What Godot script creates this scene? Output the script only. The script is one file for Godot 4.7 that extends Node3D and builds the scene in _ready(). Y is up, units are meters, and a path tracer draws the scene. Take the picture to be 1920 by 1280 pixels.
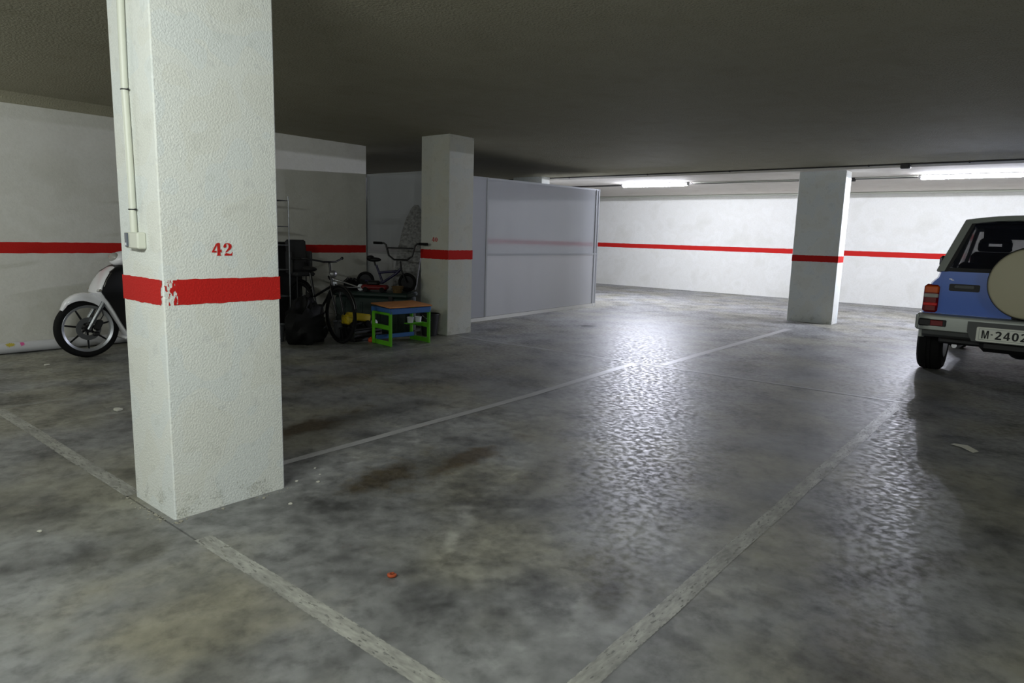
extends Node3D
# An underground car park: painted pillars with a red stripe, worn bay lines, a storage partition,
# a scooter, a parked off-road car and a dark corner full of household things.

const CEIL := 2.53
const AISLE_CEIL := 2.475
const LEFT_Z := -8.12
const FAR_X := 16.77

var M := {}
var used := {}


# ------------------------------------------------------------------ mesh builder
class G:
	var t := PackedVector3Array()
	var u := PackedVector2Array()
	var u2 := PackedVector2Array()

	func tri(a: Vector3, b: Vector3, c: Vector3, ua := Vector2.ZERO, ub := Vector2.ZERO, uc := Vector2.ZERO) -> void:
		t.append(a); t.append(b); t.append(c)
		u.append(ua); u.append(ub); u.append(uc)

	# a b c d seen counter-clockwise from outside
	func quad(a: Vector3, b: Vector3, c: Vector3, d: Vector3, ua := Vector2.ZERO, ub := Vector2.ZERO, uc := Vector2.ZERO, ud := Vector2.ZERO) -> void:
		tri(a, c, b, ua, uc, ub)
		tri(a, d, c, ua, ud, uc)

	# eight corners: 0-3 bottom (counter-clockwise from above), 4-7 top
	func hexa(p: Array) -> void:
		quad(p[3], p[2], p[1], p[0]); quad(p[4], p[5], p[6], p[7])
		for i in 4:
			var j := (i + 1) % 4
			quad(p[i], p[j], p[j + 4], p[i + 4])

	func box(c: Vector3, s: Vector3, bev := 0.0, B := Basis()) -> void:
		var h := s * 0.5
		bev = minf(bev, minf(h.x, minf(h.y, h.z)) * 0.9)
		if bev <= 0.0:
			var p := []
			for y in [-h.y, h.y]:
				for q in [Vector2(-h.x, h.z), Vector2(h.x, h.z), Vector2(h.x, -h.z), Vector2(-h.x, -h.z)]:
					p.append(c + B * Vector3(q.x, y, q.y))
			hexa(p)
			return
		# chamfered: every corner gives three points, one on each face
		var at := func(sx: int, sy: int, sz: int, axis: int) -> Vector3:
			var v := Vector3(sx * (h.x - bev), sy * (h.y - bev), sz * (h.z - bev))
			v[axis] += bev * [sx, sy, sz][axis]
			return c + B * v
		for axis in 3:
			var e := (axis + 1) % 3
			var f := (axis + 2) % 3
			for s1 in [-1, 1]:
				var q := []
				for k in [[-1, -1], [1, -1], [1, 1], [-1, 1]]:
					var sg := [0, 0, 0]
					sg[axis] = s1; sg[e] = k[0]; sg[f] = k[1]
					q.append(at.call(sg[0], sg[1], sg[2], axis))
				if s1 > 0: quad(q[0], q[1], q[2], q[3])
				else: quad(q[3], q[2], q[1], q[0])
			for s1 in [-1, 1]:
				for s2 in [-1, 1]:
					var q := []
					for k in [[-1, e], [1, e], [1, f], [-1, f]]:
						var sg := [0, 0, 0]
						sg[axis] = k[0]; sg[e] = s1; sg[f] = s2
						q.append(at.call(sg[0], sg[1], sg[2], k[1]))
					if s1 * s2 < 0: quad(q[0], q[1], q[2], q[3])
					else: quad(q[3], q[2], q[1], q[0])
		for sx in [-1, 1]:
			for sy in [-1, 1]:
				for sz in [-1, 1]:
					var a: Vector3 = at.call(sx, sy, sz, 0)
					var b: Vector3 = at.call(sx, sy, sz, 1)
					var d: Vector3 = at.call(sx, sy, sz, 2)
					if sx * sy * sz > 0: tri(a, d, b)
					else: tri(a, b, d)

	func loft(rings: Array, closed := true, cap := true) -> void:
		for i in rings.size() - 1:
			var a: PackedVector3Array = rings[i]
			var b: PackedVector3Array = rings[i + 1]
			var n := a.size()
			for k in (n if closed else n - 1):
				var k2 := (k + 1) % n
				quad(a[k], a[k2], b[k2], b[k])
		if cap:
			for e in [0, rings.size() - 1]:
				var r: PackedVector3Array = rings[e]
				var m := Vector3.ZERO
				for p in r: m += p
				m /= r.size()
				for k in r.size():
					var k2 := (k + 1) % r.size()
					if e == 0: tri(r[k], r[k2], m)
					else: tri(r[k2], r[k], m)

	func tube(pts: Array, r: Variant, n := 8, closed := false) -> void:
		var rings := []
		var up := Vector3.ZERO
		var cnt := pts.size()
		for i in cnt:
			var d: Vector3
			if closed: d = pts[(i + 1) % cnt] - pts[(i - 1 + cnt) % cnt]
			else: d = pts[mini(i + 1, cnt - 1)] - pts[maxi(i - 1, 0)]
			d = d.normalized()
			if up == Vector3.ZERO: up = d.cross(Vector3(0.123, 0.9, 0.4)).normalized()
			up = (up - d * up.dot(d)).normalized()
			var w := d.cross(up)
			var rr: float = r[i] if r is Array else r
			var ring := PackedVector3Array()
			for k in n:
				var a := TAU * k / n
				ring.append(pts[i] + (up * cos(a) + w * sin(a)) * rr)
			rings.append(ring)
		if closed: rings.append(rings[0])
		loft(rings, true, not closed)

	# profile of (radius, height) turned about the y axis of T
	func lathe(prof: Array, n := 24, T := Transform3D(), arc := TAU, from := 0.0) -> void:
		var full := arc > TAU - 0.001
		var cols := []
		for k in n + 1:
			var a := from + arc * k / n
			var col := PackedVector3Array()
			for p in prof: col.append(T * Vector3(cos(a) * p.x, p.y, -sin(a) * p.x))
			cols.append(col)
		if full: cols[n] = cols[0]
		for k in n:
			for i in prof.size() - 1:
				var a: Vector3 = cols[k][i]; var b: Vector3 = cols[k + 1][i]
				var c: Vector3 = cols[k + 1][i + 1]; var d: Vector3 = cols[k][i + 1]
				if prof[i].x < 1e-6: tri(a, d, c)
				elif prof[i + 1].x < 1e-6: tri(a, d, b)
				else: quad(a, b, c, d)

	# polygon in the xy plane of T, thick along its z
	func prism(poly: PackedVector2Array, depth: float, T := Transform3D()) -> void:
		var p := poly
		if Geometry2D.is_polygon_clockwise(p): p.reverse()
		var idx := Geometry2D.triangulate_polygon(p)
		for i in range(0, idx.size(), 3):
			var q := [p[idx[i]], p[idx[i + 1]], p[idx[i + 2]]]
			if (q[1] - q[0]).cross(q[2] - q[0]) < 0: q = [q[0], q[2], q[1]]
			tri(T * Vector3(q[0].x, q[0].y, depth), T * Vector3(q[2].x, q[2].y, depth), T * Vector3(q[1].x, q[1].y, depth), q[0], q[2], q[1])
			tri(T * Vector3(q[0].x, q[0].y, 0), T * Vector3(q[1].x, q[1].y, 0), T * Vector3(q[2].x, q[2].y, 0), q[0], q[1], q[2])
		for i in p.size():
			var a := p[i]; var b := p[(i + 1) % p.size()]
			quad(T * Vector3(a.x, a.y, 0), T * Vector3(b.x, b.y, 0), T * Vector3(b.x, b.y, depth), T * Vector3(a.x, a.y, depth))

	# a flat four-cornered plate, thick to both sides of its plane
	func plate(a: Vector3, b: Vector3, c: Vector3, d: Vector3, thick: float) -> void:
		var n := (b - a).cross(d - a).normalized() * thick * 0.5
		hexa([a - n, b - n, c - n, d - n, a + n, b + n, c + n, d + n])

	func ball(c: Vector3, r: Vector3, n := 16, m := 10, B := Basis()) -> void:
		var prof := []
		for i in m + 1:
			var a := -PI / 2 + PI * i / m
			prof.append(Vector2(maxf(0.0, cos(a)) if i > 0 and i < m else 0.0, sin(a)))
		lathe(prof, n, Transform3D(B * Basis.from_scale(r), c))

	# a soft lump with a noisy skin, flat on y = 0
	func lump(c: Vector3, r: Vector3, rough: float, sd: int, n := 22, m := 14) -> void:
		var f := FastNoiseLite.new()
		f.seed = sd; f.frequency = 1.1; f.fractal_octaves = 3
		var rings := []
		for i in m + 1:
			var a := -PI / 2 + PI * i / m
			var ring := PackedVector3Array()
			for k in n:
				var b := TAU * k / n
				var d := Vector3(cos(a) * cos(b), sin(a), cos(a) * sin(b))
				var s := 1.0 + rough * f.get_noise_3d(d.x * 1.6, d.y * 1.6, d.z * 1.6)
				var v := c + d * r * s
				v.y = maxf(v.y, 0.002)
				ring.append(v)
			ring.reverse()
			rings.append(ring)
		loft(rings, true, false)

	func mesh(crease := 38.0) -> ArrayMesh:
		var cnt := t.size()
		var fn := PackedVector3Array()
		fn.resize(cnt / 3)
		var near := {}
		for i in cnt / 3:
			var a := t[i * 3]
			var nn := (a - t[i * 3 + 2]).cross(a - t[i * 3 + 1])
			fn[i] = nn
			if crease > 0.0:
				for k in 3:
					var key := Vector3i((t[i * 3 + k] * 20000.0).round())
					if near.has(key): near[key].append(i)
					else: near[key] = PackedInt32Array([i])
		var no := PackedVector3Array()
		no.resize(cnt)
		var lim := cos(deg_to_rad(crease))
		for i in cnt / 3:
			var me := fn[i].normalized()
			for k in 3:
				if crease <= 0.0:
					no[i * 3 + k] = me
					continue
				var sum := Vector3.ZERO
				for j in near[Vector3i((t[i * 3 + k] * 20000.0).round())]:
					if fn[j].normalized().dot(me) > lim: sum += fn[j]
				no[i * 3 + k] = sum.normalized() if sum.length_squared() > 0.0 else me
		var arr := []
		arr.resize(Mesh.ARRAY_MAX)
		arr[Mesh.ARRAY_VERTEX] = t
		arr[Mesh.ARRAY_NORMAL] = no
		arr[Mesh.ARRAY_TEX_UV] = u
		if u2.size() == cnt: arr[Mesh.ARRAY_TEX_UV2] = u2
		var am := ArrayMesh.new()
		am.add_surface_from_arrays(Mesh.PRIMITIVE_TRIANGLES, arr)
		return am


# ------------------------------------------------------------------ scene helpers
func numbered(n: String) -> String:
	var k: int = used.get(n, 0)
	used[n] = k + 1
	return n if k == 0 else "%s_%03d" % [n, k]

func meta(o: Node, label := "", category := "", group := "", kind := "") -> void:
	if label: o.set_meta("label", label)
	if category: o.set_meta("category", category)
	if group: o.set_meta("group", group)
	if kind: o.set_meta("kind", kind)

func thing(n: String, label: String, category: String, at := Vector3.ZERO, turn := 0.0, group := "") -> Node3D:
	var o := Node3D.new()
	o.name = numbered(n)
	add_child(o)
	o.position = at
	o.rotation.y = turn
	meta(o, label, category, group)
	return o

func part(parent: Node, n: String, g: Variant, m: Material, crease := 38.0) -> MeshInstance3D:
	var o := MeshInstance3D.new()
	o.name = n if parent != self else numbered(n)
	o.mesh = g.mesh(crease) if g is G else g
	o.material_override = m
	parent.add_child(o, true)
	return o

func structure(n: String, label: String, category: String, at := Vector3.ZERO) -> Node3D:
	var o := thing(n, label, category, at)
	o.set_meta("kind", "structure")
	return o

func mat(n: String, c: Color, rough := 0.6, metal := 0.0, spec := 0.5) -> StandardMaterial3D:
	var m := StandardMaterial3D.new()
	m.resource_name = n
	m.albedo_color = c
	m.roughness = rough
	m.metallic = metal
	m.metallic_specular = spec
	M[n] = m
	return m

func noise(sd: int, freq: float, oct := 4, type := FastNoiseLite.TYPE_SIMPLEX_SMOOTH) -> FastNoiseLite:
	var f := FastNoiseLite.new()
	f.seed = sd
	f.frequency = freq
	f.noise_type = type
	f.fractal_octaves = oct
	return f

func ntex(f: FastNoiseLite, size: int, stops := [], cols := []) -> NoiseTexture2D:
	var x := NoiseTexture2D.new()
	x.width = size; x.height = size
	x.seamless = true
	x.seamless_blend_skirt = 0.2
	x.noise = f
	if stops.size():
		var gr := Gradient.new()
		gr.offsets = PackedFloat32Array(stops)
		gr.colors = PackedColorArray(cols)
		x.color_ramp = gr
	return x

func grey(v: float) -> Color:
	return Color(v, v, v)

func gbox(c: Vector3, s: Vector3, bev := 0.0) -> G:
	var g := G.new()
	g.box(c, s, bev)
	return g

func gtube(pts: Array, r: Variant, n := 8, closed := false) -> G:
	var g := G.new()
	g.tube(pts, r, n, closed)
	return g

func arc(c: Vector3, ax: Vector3, ay: Vector3, r: float, a0: float, a1: float, n: int) -> Array:
	var p := []
	for i in n + 1:
		var a := lerpf(a0, a1, float(i) / n)
		p.append(c + (ax * cos(a) + ay * sin(a)) * r)
	return p


# ------------------------------------------------------------------ materials
func stucco(n: String, c: Color, relief: float, tile: float, tex_h: Texture2D, tex_c: Texture2D, macro: Texture2D, macro_tile: float) -> StandardMaterial3D:
	var m := mat(n, c, 0.85, 0.0, 0.35)
	m.uv1_triplanar = true
	m.uv1_world_triplanar = true
	m.uv1_scale = Vector3.ONE / tile
	m.albedo_texture = tex_c
	m.heightmap_enabled = true
	m.heightmap_texture = tex_h
	m.heightmap_scale = relief
	if macro:
		m.detail_enabled = true
		m.detail_albedo = macro
		m.detail_blend_mode = BaseMaterial3D.BLEND_MODE_MUL
		m.detail_uv_layer = BaseMaterial3D.DETAIL_UV_2
		if macro_tile > 0.0:
			m.uv2_triplanar = true
			m.uv2_world_triplanar = true
			m.uv2_scale = Vector3.ONE / macro_tile
	return m

# ragged grime, paint patches and runs on a pillar: u is the way round (2 m), v the height (2.5 m)
func pillar_image() -> ImageTexture:
	var w := 640
	var h := 800
	var grain := noise(31, 0.26, 4).get_image(w, h).get_data()
	var blot := noise(32, 0.022, 4).get_image(w, h).get_data()
	var patch := noise(33, 0.008, 2).get_image(w, h).get_data()
	var im := Image.create(w, h, false, Image.FORMAT_RGB8)
	for y in h:
		var up := (h - 1 - y) * 2.5 / h
		for x in w:
			var i := y * w + x
			var c := Color(0.985, 0.985, 0.978)
			if patch[i] > 150: c = Color(0.975, 0.982, 0.985)
			elif patch[i] < 84: c = Color(0.978, 0.976, 0.958)
			if blot[i] > 190: c *= 0.975
			# splashed dirt: separate grains and blots, many at the foot and none above 0.4 m
			var dirt := 0.0
			if up < 0.42:
				var need := 168.0 + 300.0 * up + (128.0 - blot[i]) * 0.7
				if grain[i] > need: dirt = clampf((grain[i] - need) / 40.0, 0.0, 1.0) * 0.36
			if grain[i] > 236: dirt = maxf(dirt, 0.25)
			c = c.lerp(Color(0.50, 0.50, 0.45), dirt)
			im.set_pixel(x, y, c)
	return ImageTexture.create_from_image(im)

# the concrete floor, 20 m by 16 m at one centimetre: oil, rust, tyre scuffs, pale trowel marks, painted-in brightness at left
func floor_image() -> ImageTexture:
	var w := 2000
	var h := 1600
	var big := noise(41, 0.0042, 4).get_image(w, h).get_data()
	var mid := noise(42, 0.017, 5).get_image(w, h).get_data()
	var fine := noise(43, 0.085, 4).get_image(w, h).get_data()
	var ridge := noise(44, 0.009, 4)
	ridge.fractal_type = FastNoiseLite.FRACTAL_RIDGED
	var rid := ridge.get_image(w, h).get_data()
	# spots: x, z, half length along x, half length along z, turn, colour, strength
	var spots := [
		[2.25, -2.72, 0.30, 0.10, 0.2, Color(0.40, 0.31, 0.18), 0.9],
		[2.78, -2.62, 0.34, 0.10, 0.12, Color(0.38, 0.28, 0.15), 0.95],
		[2.45, -2.68, 0.55, 0.16, 0.15, Color(0.50, 0.48, 0.40), 0.6],
		[2.50, -3.82, 0.42, 0.10, 0.1, Color(0.40, 0.29, 0.16), 0.95],
		[2.85, -3.80, 0.7, 0.13, 0.0, Color(0.42, 0.41, 0.38), 0.7],
		[3.8, -4.9, 0.8, 0.16, 0.1, Color(0.46, 0.40, 0.30), 0.6],
		[4.6, -5.2, 0.7, 0.18, -0.1, Color(0.44, 0.40, 0.33), 0.6],
		[4.3, -4.2, 0.7, 0.2, 0.0, Color(0.50, 0.46, 0.38), 0.5],
		[2.15, -1.25, 0.16, 0.12, 0.5, Color(0.48, 0.47, 0.43), 0.8],
		[2.02, -1.18, 0.10, 0.05, 0.3, Color(0.42, 0.41, 0.37), 0.9],
		[2.75, -2.10, 0.40, 0.06, 0.3, Color(0.55, 0.54, 0.50), 0.9],
		[3.4, -1.75, 0.45, 0.07, 0.6, Color(0.55, 0.55, 0.52), 0.9],
		[2.9, -0.45, 0.5, 0.06, -0.5, Color(0.5, 0.49, 0.45), 0.9],
		[1.05, -2.75, 0.12, 0.06, 0.4, Color(0.55, 0.54, 0.5), 0.9],
		[2.2, -0.35, 0.35, 0.2, 0.4, Color(0.56, 0.50, 0.40), 0.6],
		[0.95, -2.1, 0.25, 0.3, 0.0, Color(0.80, 0.74, 0.60), 0.5],
	]
	# pale marks rubbed into the surface; those at left also paint in lamp light
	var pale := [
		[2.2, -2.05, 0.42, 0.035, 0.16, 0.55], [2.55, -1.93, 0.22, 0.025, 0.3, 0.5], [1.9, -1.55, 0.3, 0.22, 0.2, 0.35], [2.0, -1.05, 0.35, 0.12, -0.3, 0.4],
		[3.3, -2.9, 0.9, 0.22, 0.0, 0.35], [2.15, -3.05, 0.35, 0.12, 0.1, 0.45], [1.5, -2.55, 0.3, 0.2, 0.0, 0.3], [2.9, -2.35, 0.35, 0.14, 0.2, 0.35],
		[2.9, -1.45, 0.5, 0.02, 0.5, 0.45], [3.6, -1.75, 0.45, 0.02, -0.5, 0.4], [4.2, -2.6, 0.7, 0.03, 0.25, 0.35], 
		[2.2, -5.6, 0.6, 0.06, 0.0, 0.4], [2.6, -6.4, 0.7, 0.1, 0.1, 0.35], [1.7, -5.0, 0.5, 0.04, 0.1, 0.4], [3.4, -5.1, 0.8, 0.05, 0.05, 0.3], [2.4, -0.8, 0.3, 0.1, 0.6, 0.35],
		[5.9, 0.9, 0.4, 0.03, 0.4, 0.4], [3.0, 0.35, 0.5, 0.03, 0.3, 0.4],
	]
	var mul := PackedFloat32Array(); mul.resize(w * h * 3); mul.fill(1.0)
	for s in spots:
		var reach: float = maxf(s[2], s[3]) * 2.4
		for py in range(maxi(0, int((s[1] + 12.0 - reach) * 100)), mini(h, int((s[1] + 12.0 + reach) * 100))):
			for px in range(maxi(0, int((s[0] + 2.0 - reach) * 100)), mini(w, int((s[0] + 2.0 + reach) * 100))):
				var d := Vector2(px * 0.01 - 2.0 - s[0], py * 0.01 - 12.0 - s[1]).rotated(s[4])
				var q: float = (d.x / s[2]) ** 2 + (d.y / s[3]) ** 2
				if q > 5.0: continue
				var i := py * w + px
				var k: float = clampf((exp(-q * 0.8) + (mid[i] - 128) / 190.0 + (fine[i] - 128) / 520.0 - 0.22) * 1.9, 0.0, 1.0) * s[6] * clampf((5.0 - q) / 1.5, 0.0, 1.0)
				mul[i * 3] *= lerpf(1.0, s[5].r, k); mul[i * 3 + 1] *= lerpf(1.0, s[5].g, k); mul[i * 3 + 2] *= lerpf(1.0, s[5].b, k)
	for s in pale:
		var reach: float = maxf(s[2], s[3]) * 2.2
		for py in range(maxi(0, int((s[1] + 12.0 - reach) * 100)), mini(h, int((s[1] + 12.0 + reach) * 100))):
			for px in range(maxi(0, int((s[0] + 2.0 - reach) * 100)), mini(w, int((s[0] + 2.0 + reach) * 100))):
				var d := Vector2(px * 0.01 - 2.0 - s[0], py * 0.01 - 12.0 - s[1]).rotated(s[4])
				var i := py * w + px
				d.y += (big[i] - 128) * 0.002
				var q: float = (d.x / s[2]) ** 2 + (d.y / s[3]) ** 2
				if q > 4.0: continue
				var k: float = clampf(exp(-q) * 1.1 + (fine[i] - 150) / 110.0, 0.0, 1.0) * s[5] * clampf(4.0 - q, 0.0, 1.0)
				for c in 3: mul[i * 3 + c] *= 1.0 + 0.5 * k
	var hue := noise(45, 0.0075, 4).get_image(w, h).get_data()
	var lut := PackedByteArray(); lut.resize(1025)
	for i in 1025: lut[i] = int(255.0 * grey(i / 1024.0).linear_to_srgb().r + 0.5)
	var data := PackedByteArray(); data.resize(w * h * 3)
	for i in w * h:
		var b := (big[i] - 128) / 128.0
		var m := (mid[i] - 128) / 128.0
		var f := (fine[i] - 128) / 128.0
		var v := 0.215 * (1.0 + 0.20 * b + 0.46 * m + 0.20 * f)
		if rid[i] > 205: v *= 1.0 - (rid[i] - 205) * 0.004
		if mid[i] < 96: v *= 1.0 - (96 - mid[i]) * 0.006
		v = clampf(v, 0.05, 0.6)
		var warm := clampf((hue[i] - 95) / 90.0, 0.0, 1.0)
		data[i * 3] = lut[int(clampf(v * mul[i * 3] * (0.985 + 0.04 * warm), 0, 1) * 1024)]
		data[i * 3 + 1] = lut[int(clampf(v * mul[i * 3 + 1], 0, 1) * 1024)]
		data[i * 3 + 2] = lut[int(clampf(v * mul[i * 3 + 2] * (0.985 - 0.17 * warm), 0, 1) * 1024)]
	return ImageTexture.create_from_image(Image.create_from_data(w, h, false, Image.FORMAT_RGB8, data))

func make_materials() -> void:
	var bumps := ntex(noise(1, 0.035, 3), 1024)
	var bumps_coarse := ntex(noise(2, 0.03, 4), 1024)
	var tone := ntex(noise(3, 0.02, 5), 1024, [0.0, 0.5, 1.0], [grey(0.965), grey(0.985), grey(1.0)])
	var patches := ntex(noise(4, 0.006, 5), 1024, [0.0, 0.3, 0.42, 0.6, 0.75, 1.0], [Color(0.94, 0.94, 0.925), Color(0.97, 0.968, 0.96), Color(0.988, 0.988, 0.985), Color(0.978, 0.976, 0.97), Color(1, 1, 1), Color(0.965, 0.965, 0.955)])
	stucco("wall paint", Color(0.885, 0.885, 0.86), 0.12, 0.9, bumps, tone, patches, 5.0)
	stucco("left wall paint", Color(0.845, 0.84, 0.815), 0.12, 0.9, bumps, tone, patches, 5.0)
	stucco("dimmed pillar paint", Color(0.80, 0.80, 0.77), 0.15, 0.5, bumps, tone, pillar_image(), 0.0)  # darker copy of the pillar paint, the pillar's dimness put into its colour
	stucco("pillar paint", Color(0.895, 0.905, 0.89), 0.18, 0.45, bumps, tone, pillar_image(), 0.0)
	stucco("red paint", Color(0.74, 0.125, 0.105), 0.15, 0.5, bumps, tone, null, 0.0)
	var pits := ntex(noise(5, 0.06, 3), 1024, [0.0, 0.2, 0.27, 0.6, 1.0], [grey(0.40), grey(0.60), grey(0.93), grey(0.98), grey(1.0)])
	stucco("sprayed ceiling", Color(0.62, 0.605, 0.525), 0.4, 0.8, bumps_coarse, pits, patches, 4.0)
	stucco("plain ceiling", Color(0.92, 0.90, 0.865), 0.1, 1.0, bumps, tone, patches, 4.0)
	var fl := mat("concrete floor", Color(1, 1, 1), 1.0, 0.0, 0.5)
	var an := noise(6, 0.02, 7)
	an.fractal_gain = 0.72
	fl.albedo_texture = ntex(an, 1024, [0.0, 0.3, 0.45, 0.62, 1.0], [grey(0.72), grey(0.86), grey(0.93), grey(0.98), grey(1.0)])
	var rn := noise(7, 0.045, 6)
	rn.fractal_gain = 0.68
	fl.roughness_texture = ntex(rn, 1024, [0.0, 0.35, 0.5, 0.65, 1.0], [grey(0.30), grey(0.40), grey(0.50), grey(0.60), grey(0.78)])
	fl.heightmap_enabled = true
	fl.heightmap_texture = ntex(noise(8, 0.2, 3), 1024)
	fl.heightmap_scale = 0.009
	fl.uv1_scale = Vector3.ONE / 2.7
	fl.detail_enabled = true
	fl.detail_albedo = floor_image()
	fl.detail_blend_mode = BaseMaterial3D.BLEND_MODE_MUL
	fl.detail_uv_layer = BaseMaterial3D.DETAIL_UV_2
	mat("joint", Color(0.30, 0.30, 0.28), 0.9)
	# worn line paint: u across, v along
	var wear := Image.create(64, 1024, false, Image.FORMAT_RGBA8)
	var wn := noise(51, 0.06, 4)
	var wn2 := noise(52, 0.012, 3)
	for y in 1024:
		for x in 64:
			var a := 0.80 + 0.35 * wn2.get_noise_2d(x, y)
			if wn.get_noise_2d(x, y) < -0.42: a *= 0.35
			var edge := mini(x, 63 - x)
			if edge < 2 and wn.get_noise_2d(x * 3, y * 3) < -0.1: a *= 0.5
			var v := 0.64 + 0.10 * wn.get_noise_2d(y, x)
			wear.set_pixel(x, y, Color(v, v, v * 0.955, clampf(a, 0.12, 0.95)))
	var lp := mat("line paint", Color(1, 1, 1), 0.42, 0.0, 0.5)
	lp.albedo_texture = ImageTexture.create_from_image(wear)
	lp.transparency = BaseMaterial3D.TRANSPARENCY_ALPHA
	var far_lp := mat("far line paint", Color(1, 1, 1), 0.42, 0.0, 0.5)
	far_lp.albedo_texture = ntex(noise(53, 0.05, 4), 256, [0.0, 0.3, 1.0], [grey(0.52), grey(0.62), grey(0.72)])
	var faint := mat("faint line paint", Color(1, 1, 1, 0.6), 0.6, 0.0, 0.4)
	faint.albedo_texture = lp.albedo_texture
	faint.transparency = BaseMaterial3D.TRANSPARENCY_ALPHA
	mat("board upper", Color(0.66, 0.67, 0.69), 0.06, 0.0, 0.55)
	mat("board matt", Color(0.66, 0.67, 0.69), 0.6, 0.0, 0.4)
	mat("board lower", Color(0.74, 0.745, 0.755), 0.3, 0.0, 0.5)
	mat("frame metal", Color(0.66, 0.67, 0.68), 0.65, 0.0, 0.35)
	mat("base strip", Color(0.85, 0.85, 0.83), 0.5)
	mat("plastic grey", Color(0.80, 0.81, 0.76), 0.45)
	mat("plastic dark grey", Color(0.33, 0.36, 0.40), 0.4)
	mat("tie", Color(0.05, 0.05, 0.055), 0.5)
	mat("conduit dark", Color(0.22, 0.21, 0.20), 0.6)
	mat("galvanised", Color(0.55, 0.55, 0.56), 0.35, 0.8)
	mat("fixture tray", Color(0.62, 0.62, 0.62), 0.5)
	var glow := mat("far lamp diffuser", Color(0.95, 0.95, 0.97), 0.5)
	glow.emission_enabled = true
	glow.emission = Color(0.94, 0.95, 1.0)
	glow.emission_energy_multiplier = 170.0
	var glow2 := mat("near lamp diffuser", Color(0.95, 0.96, 0.92), 0.5)
	glow2.emission_enabled = true
	glow2.emission = Color(1.0, 1.0, 0.93)
	glow2.emission_energy_multiplier = 5.0
	# car
	var blue := mat("car blue", Color(0.085, 0.36, 0.78), 0.3, 0.0)
	blue.clearcoat_enabled = true
	blue.clearcoat = 0.7
	blue.clearcoat_roughness = 0.08
	mat("car grey", Color(0.56, 0.58, 0.56), 0.4, 0.3)
	mat("bumper grey", Color(0.60, 0.62, 0.60), 0.42, 0.25)
	mat("bumper dark", Color(0.30, 0.31, 0.31), 0.55)
	mat("black plastic", Color(0.045, 0.045, 0.05), 0.55)
	mat("rubber", Color(0.05, 0.05, 0.052), 0.8, 0.0, 0.35)
	mat("cover beige", Color(0.70, 0.68, 0.58), 0.55)
	mat("amber", Color(0.80, 0.33, 0.05), 0.2)
	mat("clear lens", Color(0.62, 0.62, 0.60), 0.15)
	mat("red lens", Color(0.45, 0.03, 0.05), 0.2)
	mat("red lens bright", Color(0.85, 0.10, 0.10), 0.2)
	mat("plate white", Color(0.88, 0.89, 0.85), 0.5)
	mat("ink", Color(0.04, 0.04, 0.05), 0.6)
	mat("interior", Color(0.06, 0.065, 0.085), 0.85)
	mat("chrome", Color(0.85, 0.85, 0.87), 0.12, 1.0)
	var gl := mat("tinted glass", Color(0.03, 0.05, 0.12, 0.55), 0.03)
	gl.transparency = BaseMaterial3D.TRANSPARENCY_ALPHA
	var gl2 := mat("light glass", Color(0.25, 0.33, 0.34, 0.2), 0.03)
	gl2.transparency = BaseMaterial3D.TRANSPARENCY_ALPHA
	# scooter
	var sw := mat("scooter white", Color(0.90, 0.90, 0.92), 0.2)
	sw.clearcoat_enabled = true
	sw.clearcoat = 0.6
	sw.clearcoat_roughness = 0.05
	mat("scooter black", Color(0.018, 0.018, 0.02), 0.45)
	mat("alloy", Color(0.66, 0.67, 0.69), 0.35, 0.7)
	mat("steel", Color(0.50, 0.51, 0.52), 0.3, 0.9)
	mat("dark steel", Color(0.12, 0.12, 0.13), 0.45, 0.6)
	mat("seat vinyl", Color(0.05, 0.05, 0.055), 0.6)
	# corner things
	mat("toy green", Color(0.36, 0.70, 0.12), 0.45)
	mat("toy blue", Color(0.20, 0.38, 0.62), 0.45)
	var wt := mat("wood top", Color(1, 1, 1), 0.55)
	var grain := noise(61, 0.02, 4)
	wt.albedo_texture = ntex(grain, 256, [0.0, 0.5, 1.0], [Color(0.66, 0.42, 0.22), Color(0.76, 0.50, 0.27), Color(0.82, 0.57, 0.32)])
	wt.uv1_triplanar = true
	wt.uv1_scale = Vector3(1.2, 6, 9)
	mat("toy white", Color(0.86, 0.88, 0.90), 0.4)
	mat("toy yellow", Color(0.80, 0.70, 0.10), 0.45)
	mat("toy red", Color(0.42, 0.06, 0.07), 0.45)
	mat("toy orange", Color(0.72, 0.26, 0.08), 0.5)
	mat("trunk green", Color(0.10, 0.18, 0.16), 0.5)
	mat("cabinet black", Color(0.075, 0.075, 0.08), 0.6)
	mat("bag black", Color(0.025, 0.025, 0.027), 0.62, 0.0, 0.35)
	mat("seat charcoal", Color(0.16, 0.16, 0.17), 0.8)
	mat("bike black", Color(0.03, 0.03, 0.035), 0.3)
	mat("pot grey", Color(0.30, 0.31, 0.32), 0.6)
	mat("basket brown", Color(0.38, 0.30, 0.17), 0.8)
	mat("bike violet", Color(0.13, 0.11, 0.26), 0.35)
	var foil := mat("board silver", Color(1, 1, 1), 0.55, 0.25)
	foil.albedo_texture = ntex(noise(62, 0.02, 4), 512, [0.0, 0.4, 0.6, 1.0], [grey(0.26), grey(0.38), grey(0.48), grey(0.56)])
	foil.heightmap_enabled = true
	foil.heightmap_texture = ntex(noise(63, 0.012, 3), 512)
	foil.heightmap_scale = 0.6
	foil.uv1_triplanar = true
	foil.uv1_scale = Vector3.ONE * 2.2
	mat("litter white", Color(0.78, 0.775, 0.73), 0.9)
	mat("crumb", Color(0.60, 0.59, 0.54), 0.95)
	mat("litter orange", Color(0.62, 0.27, 0.12), 0.7)
	mat("mark yellow", Color(0.72, 0.66, 0.25), 0.7)
	mat("mark pink", Color(0.85, 0.35, 0.60), 0.7)
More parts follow.
